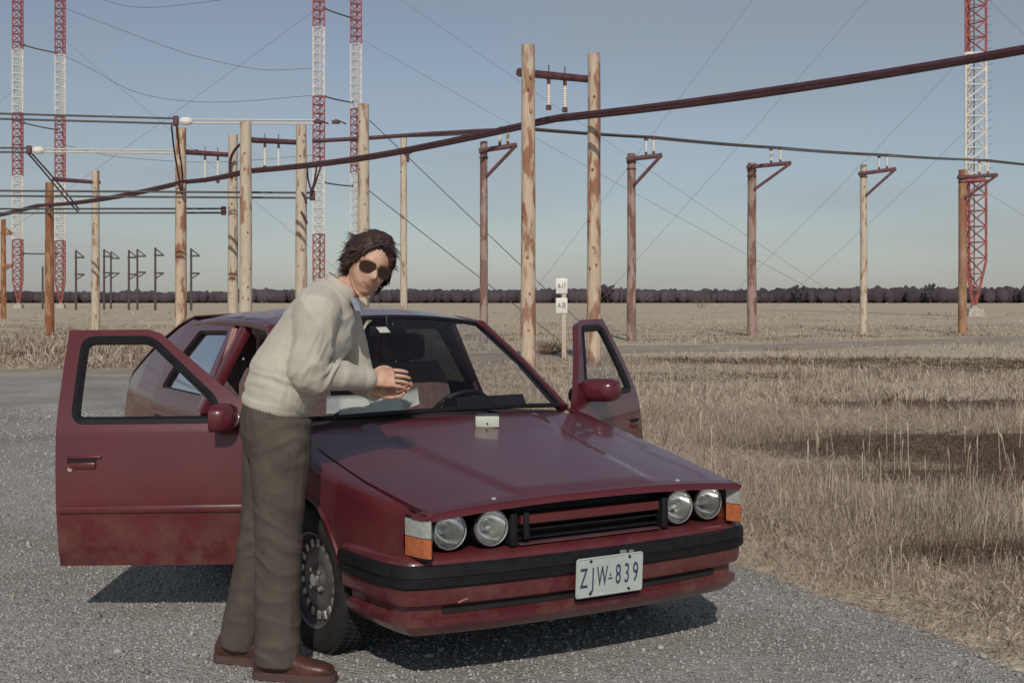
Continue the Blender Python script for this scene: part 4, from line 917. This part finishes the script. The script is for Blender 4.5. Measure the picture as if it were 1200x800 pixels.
def seat(name, cx, t, wd, heads):
    mb = MB()
    def ring(tc, zc, hw, hd, n=18): 
        return [Vector((cx + hw * math.copysign(abs(math.cos(a)) ** .6, math.cos(a)), tc + hd * math.copysign(abs(math.sin(a)) ** .7, math.sin(a)), zc)) for a in np.linspace(0, 2 * math.pi, n, endpoint=False)]
    mb.loft([ring(t + .22 + k * .17, .50 + k * .58, wd * (.92 + .10 * math.sin(k * 3)) * (1 if k < .9 else .85), .075 - .02 * k) for k in np.linspace(0, 1, 8)]); o = mb.build(name, M['cloth'], car, smooth=60)
    mb = MB(); mb.rbox((cx, t, .43), (wd * 2, .52, .20), .06); mb.build('cushion', M['cloth'], o)
    for hx in heads:
        mb = MB(); mb.rbox((cx + hx, t + .40, 1.165), (.26, .09, .15), .04); mb.build('headrest', M['cloth'], o)
        mb = MB(); [mb.tube([(cx + hx + k, t + .39, 1.04), (cx + hx + k, t + .40, 1.12)], .008, 6) for k in (-.05, .05)]; mb.build('headrest_posts', M['chrome'], o)
seat('front_seat', -.36, 2.12, .255, (0,)); seat('front_seat', .36, 2.12, .255, (0,)); seat('rear_seat', 0, 2.98, .62, (-.35, .35))
# ---- opened front doors (built shut, then swung on the hinge)
def front_door(sg, ang):
    h = Vector((sg * .815, 1.425, 0))
    f = lambda t, z: (sg * side(t, z) - h.x, t - h.y, z)
    out_ = [(1.425, .27), (2.352, .27), (2.358, .56), (2.368, .92), (2.375, 1.302), (2.01, 1.302), (1.95, 1.285), (1.60, 1.02), (1.44, .90)]
    hole = roundp([(1.66, .905), (2.288, .905), (2.296, 1.262), (1.99, 1.262), (1.66, .985)], .045)
    d = panel('front_door', out_, f, M['paint'], car, holes=[hole], step=.024, thick=.036, smooth=40, loc=h); d.rotation_euler[2] = -sg * -ang if sg < 0 else -ang
    d.rotation_euler[2] = ang if sg < 0 else -ang
    d['label'] = 'open front door with empty window frame' if sg < 0 else 'open front door seen nearly edge on'
    mb = MB(); lp_ = dens(hole, .04); mb.tube([Vector(f(t, z)) + Vector((sg * .006, 0, 0)) for t, z in lp_ + lp_[:1]], .020, 6, cap=False, sq=(1, 1.1)); mb.build('window_seal', M['black'], d)
    mb = MB(); mb.rbox((sg * (side(1.95, .52) + .016) - h.x, .468, .522), (.03, .92, .036), .011); mb.build('moulding', M['paint'], d)
    mb = MB(); ht = 2.24 - h.y; hx = sg * (side(2.24, .74) + .02) - h.x
    mb.rbox((hx, ht - .005, .752), (.016, .155, .012), .004); mb.rbox((hx, ht, .715), (.03, .12, .03), .008); mb.mi = 1; mb.rbox((hx + sg * -.004, ht + .005, .737), (.014, .13, .028), .004); mb.build('handle', [M['paint'], M['dark']], d)
    mb = MB(); mb.tube([(sg * (side(2.3, .74) + .02) - h.x + sg * .004, ht + .055, .70), (sg * (side(2.3, .74) + .03) - h.x, ht + .055, .70)], .011, 10); mb.build('lock', M['chrome'], d)
    mb = MB()
    for tt in (1.66, 1.84, 2.02, 2.2): mb.tube([(sg * (side(tt, .45) + .0) - h.x, tt - h.y, .475), (sg * (side(tt, .45) + .020) - h.x, tt - h.y, .475)], .006, 6)
    mb.build('drain_plugs', M['dark'], d)
    # inner trim card with pocket and arm rest
    cd_ = panel('door_card', [(1.46, .30), (2.32, .30), (2.32, .87), (1.50, .87)], lambda t, z: (sg * (side(t, z) - .055) - h.x, t - h.y, z), M['cloth'], d, step=.08, thick=.02)
    mb = MB(); mb.rbox((sg * .72 - h.x, .50, .66), (.08, .42, .05), .02); mb.build('arm_rest', M['dash'], d)
    if sg > 0:
        panel('window_glass', [(1.66, .90), (2.30, .90), (2.30, 1.10), (1.83, 1.10), (1.66, .985)], lambda t, z: (sg * (side(t, z) - .004) - h.x, t - h.y, z), M['glass'], d, step=.09, thick=0)
    # mirror on the window corner
    mx, my, mz = sg * (side(1.62, .98) + .115) - h.x, 1.60 - h.y, (.925 if sg < 0 else .955)
    mb = MB(); rings = []
    for y_, k in ((-.055, .35), (-.045, .72), (-.02, .95), (.02, 1.0), (.05, .98)):
        rings.append([Vector((mx + .105 * k * math.copysign(abs(math.cos(a)) ** .55, math.cos(a)) + (0 if k > .5 else -sg * .0), my + y_, mz + .062 * k * math.copysign(abs(math.sin(a)) ** .6, math.sin(a)))) for a in np.linspace(0, 2 * math.pi, 22, endpoint=False)])
    mb.loft(rings); mb.mi = 1; mb.tube([(mx - sg * .16, my + .05, mz - .035), (mx - sg * .09, my + .01, mz - .025)], [.045, .032], 10)
    mb.mi = 2; mb.loft([[v.copy() + Vector((0, .002, 0)) for v in rings[-1]], [Vector((mx + (v.x - mx) * .9, v.y + .003, mz + (v.z - mz) * .88)) for v in rings[-1]]])
    mb.build('door_mirror', [M['paint'], M['black'], M['chrome']], d, smooth=50)
    return d
front_door(-1, R(60.4)); front_door(1, R(54))

# ---- meter on the bonnet and paper on the dashboard
bs, bt, bz = car_ray(578, 506, hood_z); Mc = car.matrix_basis
bpw = Matrix.Translation(car.location) @ Matrix.Rotation(CTH, 4, 'Z') @ Matrix.Rotation(R(-.6), 4, 'Y') @ Vector((bs, bt + .04, hood_z(bs, bt + .04)))
box = empty('field_meter', bpw, R(3)); box.rotation_euler[0] = R(6); tag(box, 'small pale-fronted meter box resting on the car bonnet', 'meter box')
mb = MB(); mb.rbox((0, .03, .029), (.104, .075, .050), .004); mb.build('case', pmat('meter_case', (.07, .05, .065), .4, var=.2), box)
mb = MB(); mb.rbox((0, -.0085, .030), (.106, .004, .050), .002); fp = mb.build('front_plate', pmat('meter_front', (.58, .66, .58), .4, var=.06), box)
mb = MB(); mb.tube([(0, -.010, .022), (0, -.016, .022)], .004, 8); mb.build('knob', M['dark'], fp)
mb = MB(); mb.box((-.0535, .03, .030), (.002, .05, .034)); mb.build('side_label', M['jamb'], box)
for x in (-.04, .04): mb = MB(); mb.tube([(x, .01, 0), (x, .01, .006)], .006, 6); mb.build('foot', M['dark'], box)

wc = Matrix.Translation(car.location) @ Matrix.Rotation(CTH, 4, 'Z') @ Matrix.Rotation(R(-.6), 4, 'Y')
pp = wc @ Vector((-.29, 1.42, .935)); pa = empty('paper_sheets', pp, CTH + R(-22)); pa.rotation_euler[0] = R(15); tag(pa, 'white paper sheets lying on the dashboard under the windscreen', 'paper')
def sheet_p(x0, x1, y0, y1, z, curl, mat):
    mb = MB(); n = 9; mb.loft([[Vector((x0 + (x1 - x0) * i / n, y, z + curl * (i / n) ** 2 + .02 * (y - y0) / (y1 - y0))) for y in np.linspace(y0, y1, 5)] for i in range(n + 1)], closed=False, cap=False); o = mb.build('sheet', mat, pa, smooth=60)
    md = o.modifiers.new('thickness', 'SOLIDIFY'); md.thickness = .002
sheet_p(-.17, .13, -.10, .12, .0, .012, pmat('paper_white', (.72, .76, .72), .8, var=.05)); sheet_p(-.23, -.02, -.06, .13, -.004, .01, pmat('paper_grey', (.46, .48, .50), .8, var=.06))
sheet_p(.06, .20, -.06, .12, .006, .03, pmat('paper_crumple', (.52, .54, .50), .8, var=.1))
# ================================================================ PERSON leaning over the bonnet edge
PO = Vector((-.95, 4.95, 0))
man = empty('person', PO); tag(man, 'person in pale grey sweater, dark trousers and sunglasses leaning over the car bonnet', 'person')
def Lp(px, py, y=0.0): return at(px, py, PO.y + y) - PO
def remesh(name, mb, voxel, mat, parent, smooth=4, disp=None, dec=None):
    me = mb.mesh(name, mat); bm = bmesh.new(); bm.from_mesh(me); bmesh.ops.recalc_face_normals(bm, faces=bm.faces); bm.to_mesh(me); bm.free()
    o = bpy.data.objects.new(name, me); link(o)
    md = o.modifiers.new('r', 'REMESH'); md.mode = 'VOXEL'; md.voxel_size = voxel
    if smooth: sm = o.modifiers.new('s', 'SMOOTH'); sm.factor = .5; sm.iterations = smooth
    bpy.context.view_layer.update(); me2 = bpy.data.meshes.new_from_object(o.evaluated_get(bpy.context.evaluated_depsgraph_get()))
    o.modifiers.clear(); o.data = me2; o.name = name; me2.name = name
    if disp:
        n = len(me2.vertices); co = np.empty(n * 3); no = np.empty(n * 3); me2.vertices.foreach_get('co', co); me2.vertices.foreach_get('normal', no); co = co.reshape(-1, 3); no = no.reshape(-1, 3)
        d = np.array([disp(Vector(c)) for c in co]); co += no * d[:, None]; me2.vertices.foreach_set('co', co.ravel()); me2.update()
    me2.materials.clear(); me2.materials.append(mat); o.parent = parent
    me2.shade_smooth(); return o
def limb(mb, pts, rad, n=14, k=5, sq=(1, 1)):
    P = catmull(pts, k); m = len(P) - 1; rr_ = np.interp(np.arange(m + 1) / k, np.arange(len(pts)), rad); mb.tube(P, list(rr_), n, sq=sq)
def rings_body(mb, rows, n=20, rib=0):
    """rows: centre, half depth (x), half width (y), tilt of the section"""
    rings = []
    for c, hx, hy, tl in rows:
        Rm = Matrix.Rotation(tl, 3, 'Y'); rings.append([Vector(c) + Rm @ (Vector((hx * math.cos(a), hy * math.sin(a), 0)) * (1 + rib * (i_ % 2))) for i_, a in enumerate(np.linspace(0, 2 * math.pi, n, endpoint=False))])
    mb.loft(rings)

skin = pmat('skin', (.60, .39, .29), .55, var=.12, vscale=25, bump=.06, bscale=300)
_e = [n for n in skin.node_tree.nodes if n.type == 'VALTORGB'][0].color_ramp.elements; _e[0].color = (.50, .27, .19, 1); _e[1].color = (.66, .45, .34, 1)
skin.node_tree.nodes['Principled BSDF'].inputs['Subsurface Weight'].default_value = .12
skin.node_tree.nodes['Principled BSDF'].inputs['Subsurface Radius'].default_value = (.01, .004, .002)
knit = pmat('pale_knit', (.54, .52, .45), .95, var=.04, vscale=18, bump=.22, bscale=600, sheen=.2, spec=.2)
twill = pmat('brown_twill', (.100, .083, .071), .9, var=.14, vscale=12, bump=.25, bscale=350, spec=.2)
shirt = pmat('blue_grey_shirt', (.30, .33, .40), .85, var=.1, bump=.15, bscale=200)
leather = pmat('brown_leather', (.085, .035, .028), .38, var=.35, vscale=25, bump=.15, bscale=120)
solem = pmat('shoe_sole', (.09, .05, .045), .8, var=.2)
hairm = pmat('dark_hair', (.046, .024, .020), .5, var=.3, vscale=30)

# ---------- joints
hipR, hipL = Lp(328, 500, -.10), Lp(318, 500, .09)
kneeR, kneeL = Lp(327, 622, -.10), Lp(306, 625, .12)
ankR, ankL = Lp(325, 765, -.10), Lp(281, 760, .12)
ankR.z = .10; ankL.z = .10
neck = Lp(404, 338, .0); chest = Lp(372, 388, 0); pel = Lp(324, 490, 0)
shR, shL = Lp(371, 362, -.19), Lp(392, 358, .18)
elR, elL = Lp(361, 437, -.17), Lp(420, 440, .24)
wrR, wrL = Lp(433, 444, .05), Lp(440, 458, .13)
# ---------- head in its own frame (x = face left/right, y = forward, z = up)
hc = Lp(430, 311, .0); Fw = Vector((.42, -.88, -.26)).normalized(); Up = Vector((.36, .04, .93)); Up = (Up - Fw * Up.dot(Fw)).normalized(); Rt = Fw.cross(Up).normalized()
HM = Matrix((Rt, Fw, Up)).transposed()
def HP(x, y, z): return hc + HM @ Vector((x, y, z))
def head_r(th, ph):
    # th azimuth (0 = forward), ph elevation
    cx, sx, cp, sp_ = math.cos(th), math.sin(th), math.cos(ph), math.sin(ph)
    a, b, c = .081, .098, .114
    v = Vector((sx * cp * a, cx * cp * b, sp_ * c))
    z = v.z
    if z < 0:                                    # jaw narrows to the chin
        k = min(1, -z / .118); v.x *= 1 - .27 * k ** 1.6; v.y = v.y * (1 - .10 * k) + (.030 * k if cx > 0 else .050 * k)
        if cx < 0: v.y += .05 * k
    g = lambda x0, z0, rx, rz: math.exp(-((v.x - x0) / rx) ** 2 - ((v.z - z0) / rz) ** 2) if cx > 0 else 0
    d = 0
    d += .025 * g(0, -.020, .014, .015) + .013 * g(0, -.002, .010, .022)           # nose
    d -= .010 * (g(.032, .014, .019, .013) + g(-.032, .014, .019, .013))              # sockets
    d += .005 * (g(.03, .035, .028, .008) + g(-.03, .035, .028, .008))                # brows
    d += .005 * (g(.045, -.016, .018, .018) + g(-.045, -.016, .018, .018))            # cheeks
    d += .005 * g(0, -.050, .022, .006) + .005 * g(0, -.064, .018, .006) - .005 * g(0, -.057, .024, .0035)   # lips
    d += .008 * g(0, -.095, .022, .016) - .003 * g(0, -.078, .02, .006)              # chin
    v.y += d; return v
body = MB(); rings = []
for i in range(45):
    ph = -math.pi / 2 + math.pi * (i + .2) / 44.4; rings.append([HP(*head_r(2 * math.pi * j / 56, ph)) for j in range(56)])
body.loft(rings)
for sx in (-1, 1): body.ellipsoid(HP(sx * .074, -.008, -.004), (.012, .022, .032), 10, 8, HM @ Matrix.Rotation(sx * .3, 3, 'Z'))
limb(body, [HP(0, -.012, -.055), Lp(411, 333, 0), Lp(398, 348, 0), Lp(385, 370, 0)], [.056, .058, .064, .07])
rings_body(body, [(pel, .10, .14, .2), (Lp(335, 455), .10, .14, .4), (Lp(355, 415), .11, .15, .5), (Lp(374, 380), .11, .17, .55), (Lp(390, 352), .08, .14, .6)])
for sh, el, wr in ((shR, elR, wrR), (shL, elL, wrL)): limb(body, [sh.lerp(chest, .3), sh, sh.lerp(el, .5), el, el.lerp(wr, .5), wr], [.06, .06, .048, .042, .040, .029])
for h_, k_, a_ in ((hipR, kneeR, ankR), (hipL, kneeL, ankL)): limb(body, [h_, h_.lerp(k_, .5), k_, k_.lerp(a_, .4), a_], [.085, .075, .055, .055, .038])
# ---------- hands
def hand(wr, d, up, s=1.0, curl=.5, flip=1, spread=.10):
    """palm, four unequal fingers in three phalanges and a thumb leaving the side of the palm"""
    d = d.normalized(); up = (up - d * up.dot(d)).normalized(); sd_ = d.cross(up) * flip
    P = lambda a, b, c: wr + d * (a * s) + sd_ * (b * s) + up * (c * s)
    pr = []
    for a, hw, ht in ((-.01, .026, .021), (.02, .033, .020), (.05, .040, .018), (.078, .042, .015), (.092, .040, .012)):
        pr.append([P(a, hw * math.cos(q), ht * math.sin(q) + .002) for q in np.linspace(0, 2 * math.pi, 14, endpoint=False)])
    body.loft(pr)
    for i, (b, l, r_) in enumerate(((-.034, .070, .0082), (-.0115, .080, .0086), (.011, .075, .0082), (.033, .058, .0074))):
        c = curl * (1 + .12 * i); p = P(.082, b, .0); ang = .15; q = [p]
        for k, f in enumerate((.45, .31, .24)):
            ang += c * (.55 + .45 * k); dirv = d * math.cos(ang) - up * math.sin(ang) + sd_ * (b * 4 * spread); p = p + dirv.normalized() * l * f * s; q.append(p)
        limb(body, q, [r_ * 1.05, r_, r_ * .92, r_ * .78], 8, 4)
    q = [P(.02, -.028, -.004), P(.045, -.052, -.014), P(.072, -.060, -.026), P(.092, -.052, -.038)]
    limb(body, q, [.014, .0125, .0105, .0085], 8, 4)
hand(wrR, Vector((.97, .16, .04)), Vector((.10, -.80, .58)), 1.06, .17, 1, .22)
hand(wrL, Vector((.92, -.12, -.05)), Vector((0, .55, -.80)), .98, .22, -1)
bo = remesh('body', body, .0034, skin, man, 2)

# ---------- sweater
def wrinkle(p, f, amp):
    return amp * (noise.noise(Vector((p.x * f, p.y * f * .6, p.z * f * 1.7))) + .5 * noise.noise(Vector((p.x * f * 2.3, p.y * f * 2.3, p.z * f * 3.1))))
sw = MB()
rings_body(sw, [(Lp(326, 474), .128, .175, .30), (Lp(329, 462), .138, .185, .34), (Lp(338, 436), .142, .19, .42), (Lp(355, 411), .143, .188, .46), (Lp(373, 386), .144, .196, .50), (Lp(384, 362), .118, .185, .55), (Lp(391, 345), .090, .13, .6), (Lp(399, 337), .066, .075, .65)], 24)
limb(sw, [shR.lerp(chest, .35), shR + Vector((0, .01, 0)), shR.lerp(elR, .5), elR, elR.lerp(wrR, .3), elR.lerp(wrR, .66), wrR.lerp(elR, .06)], [.095, .086, .073, .068, .059, .052, .040], 16)
limb(sw, [shL.lerp(chest, .35), shL, shL.lerp(elL, .5), elL, elL.lerp(wrL, .5), wrL.lerp(elL, .08)], [.10, .090, .076, .066, .056, .042], 16)
def fold(p, d, f, seed, st=.22):
    """ridged noise: long soft folds running across direction d"""
    d = d.normalized(); u = p.dot(d); q = p - d * u; v = noise.noise(Vector((u * f + seed + .6 * noise.noise(p * 7), q.x * f * st + q.z * f * st, q.y * f * st + seed)))
    return (1 - min(1, abs(v) * 2.2)) ** 2
def sw_disp(p):
    d = wrinkle(p, 4, .004)
    d += .0035 * fold(p, Vector((.75, .1, .65)), 11, 3)
    q = (p - elR - Vector((.05, 0, .03))).length; d += .016 * math.exp(-(q / .13) ** 2) * fold(p, Vector((.9, .1, -.3)), 24, 8)
    q = (p - Lp(392, 395, -.12)).length; d += .012 * math.exp(-(q / .13) ** 2) * fold(p, Vector((.8, 0, -.6)), 20, 5)
    q = (p - Lp(320, 455, -.12)).length; d += .009 * math.exp(-(q / .15) ** 2) * fold(p, Vector((.3, 0, .95)), 22, 15)
    return d
sweater = remesh('sweater', sw, .006, knit, man, 10, sw_disp)
hm = MB(); rings = []
for k in np.linspace(0, 1, 6):
    c = Lp(326 - 4 * k, 470 + 10 * k); rings.append((c, .134 - .010 * k + .003 * math.sin(k * 3.14), .180 - .008 * k + .003 * math.sin(k * 3.14), .28))
rings_body(hm, rings, 120, .018); hm.build('waistband', knit, sweater, smooth=180)
for wr, el, r_ in ((wrR, elR, .042), (wrL, elL, .041)):
    u = (wr - el).normalized(); mb = MB(); mb.tube([wr - u * .055, wr - u * .045, wr - u * .02, wr + u * .004, wr + u * .008], [r_ * 1.05, r_ * 1.13, r_ * 1.10, r_ * 1.02, r_ * .80], 20); mb.build('cuff', knit, sweater, smooth=80)
# shirt collar and placket strip down the front
cb = MB()
cring = lambda c, r1, r2, tl, a0, a1, n=15: [c + Matrix.Rotation(tl, 3, 'Y') @ Vector((r1 * math.cos(a), r2 * math.sin(a), 0)) for a in np.linspace(a0, a1, n)]
c1, c2, c3 = Lp(399, 341), Lp(403, 331), Lp(398, 344)
cb.loft([cring(c1, .064, .070, .62, .45, 2 * math.pi - .45), cring(c2, .070, .074, .62, .35, 2 * math.pi - .35), cring(c3, .088, .094, .62, .25, 2 * math.pi - .25)], closed=False, cap=False)
co_ = cb.build('collar', knit, man, smooth=70); md = co_.modifiers.new('thickness', 'SOLIDIFY'); md.thickness = .006
pk = MB(); pts_ = [Lp(415, 349, -.055), Lp(419, 356, -.060), Lp(422, 364, -.06)]
pk.loft([[p + Vector((-.016, -.018, 0)), p + Vector((.006, -.024, 0)), p + Vector((.014, .03, 0)), p + Vector((-.03, .04, 0))] for p in catmull(pts_, 3)]); pk.build('shirt_neck', shirt, man, smooth=60)
# ---------- trousers
tr = MB()
rings_body(tr, [(Lp(324, 468), .115, .165, .22), (Lp(322, 485), .128, .178, .15), (Lp(323, 510), .130, .182, .08), (Lp(325, 532), .118, .168, 0)], 22)
limb(tr, [hipR + Vector((0, .01, .03)), hipR.lerp(kneeR, .35), hipR.lerp(kneeR, .7), kneeR, kneeR.lerp(ankR, .4), kneeR.lerp(ankR, .8), ankR + Vector((.0, 0, -.035))], [.118, .112, .097, .088, .083, .084, .088], 18)
limb(tr, [hipL + Vector((0, 0, .03)), hipL.lerp(kneeL, .35), hipL.lerp(kneeL, .7), kneeL, kneeL.lerp(ankL, .4), kneeL.lerp(ankL, .8), ankL + Vector((.0, 0, -.03))], [.108, .101, .088, .080, .077, .079, .081], 18)
def tr_disp(p):
    d = wrinkle(p, 3.5, .004)
    d += .004 * fold(p, Vector((.9, .3, .25)), 12, 31)
    for c, am, r_, dr in ((kneeR + Vector((.0, -.08, -.02)), .012, .16, Vector((.45, .1, .9))), (kneeL, .010, .16, Vector((-.4, .1, .9))), (ankR + Vector((.0, -.05, .07)), .011, .13, Vector((.2, .1, .95))), (ankL + Vector((0, 0, .1)), .008, .13, Vector((-.3, .1, .9))), (hipR + Vector((.05, -.08, -.03)), .009, .13, Vector((-.5, .1, .85)))):
        q = p - c; d += 0.95 * am * math.exp(-(q.length / r_) ** 2) * fold(p, dr, 17, 40)
    return d
trs = remesh('trousers', tr, .0075, twill, man, 5, tr_disp)
# ---------- shoes
def shoe(ank, yaw, name='shoe'):
    Rz = Matrix.Rotation(yaw, 3, 'Z'); o0 = Vector((ank.x, ank.y, .012)); up = MB(); so = MB(); sec = ((-.085, .030, .055), (-.07, .038, .085), (-.03, .040, .098), (.03, .042, .090), (.08, .046, .070), (.13, .050, .056), (.18, .047, .048), (.215, .034, .036), (.228, .012, .022))
    up.loft([[o0 + Rz @ Vector((x, w_ * math.copysign(abs(math.cos(a)) ** .8, math.cos(a)), .022 + (h_ if math.sin(a) > 0 else .004) * (.5 + .5 * math.sin(a)) if math.sin(a) > -1.1 else 0)) for a in np.linspace(0, 2 * math.pi, 18, endpoint=False)] for x, w_, h_ in sec]); o = up.build(name, leather, man, smooth=70)
    so.loft([[o0 + Rz @ Vector((x * 1.03, k * (w_ + .004), z)) for k, z in ((-1, 0), (1, 0), (1, .030), (-1, .030))] for x, w_, h_ in sec]); so.build('sole', solem, o, smooth=20)
    la = MB()
    for x in (.035, .058, .08): la.tube([o0 + Rz @ Vector((x, -.028, .095 - x * .35)), o0 + Rz @ Vector((x + .004, 0, .112 - x * .40)), o0 + Rz @ Vector((x, .028, .095 - x * .35))], .004, 5)
    la.build('lace', solem, o)
shoe(ankR + Vector((.0, 0, 0)), R(-12)); shoe(ankL + Vector((-.01, 0, 0)), R(-16))

# ---------- hair: shell plus loose wavy locks
hb = MB(); rings = []
rr = random.Random(11)
def hair_cov(th, ph):
    a = abs((th + math.pi) % (2 * math.pi) - math.pi)          # 0 = face
    lo = ip(a, [0, .35, .7, 1.0, 1.35, 2.0, 3.14], [.80, .74, .50, .02, -.34, -.58, -.64]); return ph > lo
KS = lambda p, ph: 1.19 + .13 * noise.noise(p * 24) + .05 * noise.noise(p * 60) + (.07 if ph > .3 else .03)
locks = MB()
for i in range(6500):
    th = rr.uniform(-math.pi, math.pi); ph = math.asin(rr.uniform(-.8, 1))
    if not hair_cov(th, ph): continue
    p = head_r(th, ph); nrm = Vector((p.x / .006, p.y / .0096, p.z / .014)).normalized(); p = p * (KS(p, ph) - .05)
    a = abs(th); sd = 1 if th > 0 else -1
    tang = Vector((sd * .8, .15 if a < 1 else -.55, -.15)) if ph > .55 else Vector((sd * .25, -.75 if a > .8 else -.2, -.8))
    tang = (tang - nrm * tang.dot(nrm)).normalized(); wv = Vector((noise.noise(p * 40), noise.noise(p * 40 + Vector((9, 0, 0))), noise.noise(p * 40 + Vector((0, 9, 0)))))
    l = rr.uniform(.022, .048); q = [p]; dv = (tang + nrm * rr.uniform(-.05, .28) + wv * 1.0).normalized()
    for k in range(4):
        dv = (dv + tang * .3 + wv * .6 - nrm * .24 + Vector((rr.uniform(-.3, .3), rr.uniform(-.3, .3), rr.uniform(-.3, .3)))).normalized(); q.append(q[-1] + dv * l * .3)
    w_ = rr.uniform(.0009, .0019); locks.tube([HP(*v) for v in q], [w_, w_, w_ * .9, w_ * .7, w_ * .2], 3, cap=False)
G = 72; idx = {}; vs_ = []; fs_ = []
for i in range(37):
    ph = -.85 + (math.pi / 2 + .84) * i / 36
    for j in range(G):
        th = 2 * math.pi * j / G; p = head_r(th, ph); idx[i, j] = len(vs_); cv = hair_cov(th, ph - .10); vs_.append(HP(*(p * (KS(p, ph) if cv else 1.01))))
for i in range(36):
    for j in range(G):
        th = 2 * math.pi * (j + .5) / G; ph = -.85 + (math.pi / 2 + .84) * (i + .5) / 36
        if hair_cov(th, ph): fs_.append((idx[i, j], idx[i, (j + 1) % G], idx[i + 1, (j + 1) % G], idx[i + 1, j]))
locks.add(vs_, fs_); hair = locks.build('hair', hairm, man, smooth=80, fix=False)
# ---------- aviator sunglasses
sg_ = MB(); lensm = pmat('brown_lens', (.035, .012, .010), .12, var=.1, coat=.3); frm = pmat('thin_frame', (.20, .15, .08), .35, metal=.8, var=.1)
for sx in (-1, 1):
    sq_ = lambda v: math.copysign(abs(v) ** .75, v)
    outl = [(sx * (.035 + .029 * sq_(math.cos(a)) * (1 + .10 * math.sin(a))), .006 + .022 * sq_(math.sin(a)) - .004 * math.cos(a)) for a in np.linspace(0, 2 * math.pi, 28, endpoint=False)]
    yv = lambda x: .103 - 5.2 * (x * x)
    sg_.mi = 0; sg_.loft([[HP(x, yv(x) + o, z) for x, z in outl] for o in (.0, .003)])
    sg_.mi = 1; lp_ = outl + outl[:1]; sg_.tube([HP(x, yv(x) + .0015, z) for x, z in lp_], .0017, 5, cap=False)
    sg_.tube([HP(sx * .058, .085, .016), HP(sx * .076, .06, .014), HP(sx * .080, .0, .008)], .0022, 5)
sg_.mi = 1; sg_.tube([HP(-.012, .110, .014), HP(0, .113, .018), HP(.012, .110, .014)], .0020, 5)
sg_.build('sunglasses', [lensm, frm], man, smooth=50)
mb = MB(); mouth = pmat('lips', (.30, .12, .10), .5, var=.1)
mb.tube([HP(x, head_y + .0005, z) for x, head_y, z in ((-.026, .091, -.050), (-.013, .0995, -.0572), (0, .1025, -.0585), (.013, .0995, -.0572), (.026, .091, -.050))], [.001, .0022, .0024, .0022, .001], 6); mb.build('mouth', mouth, man)
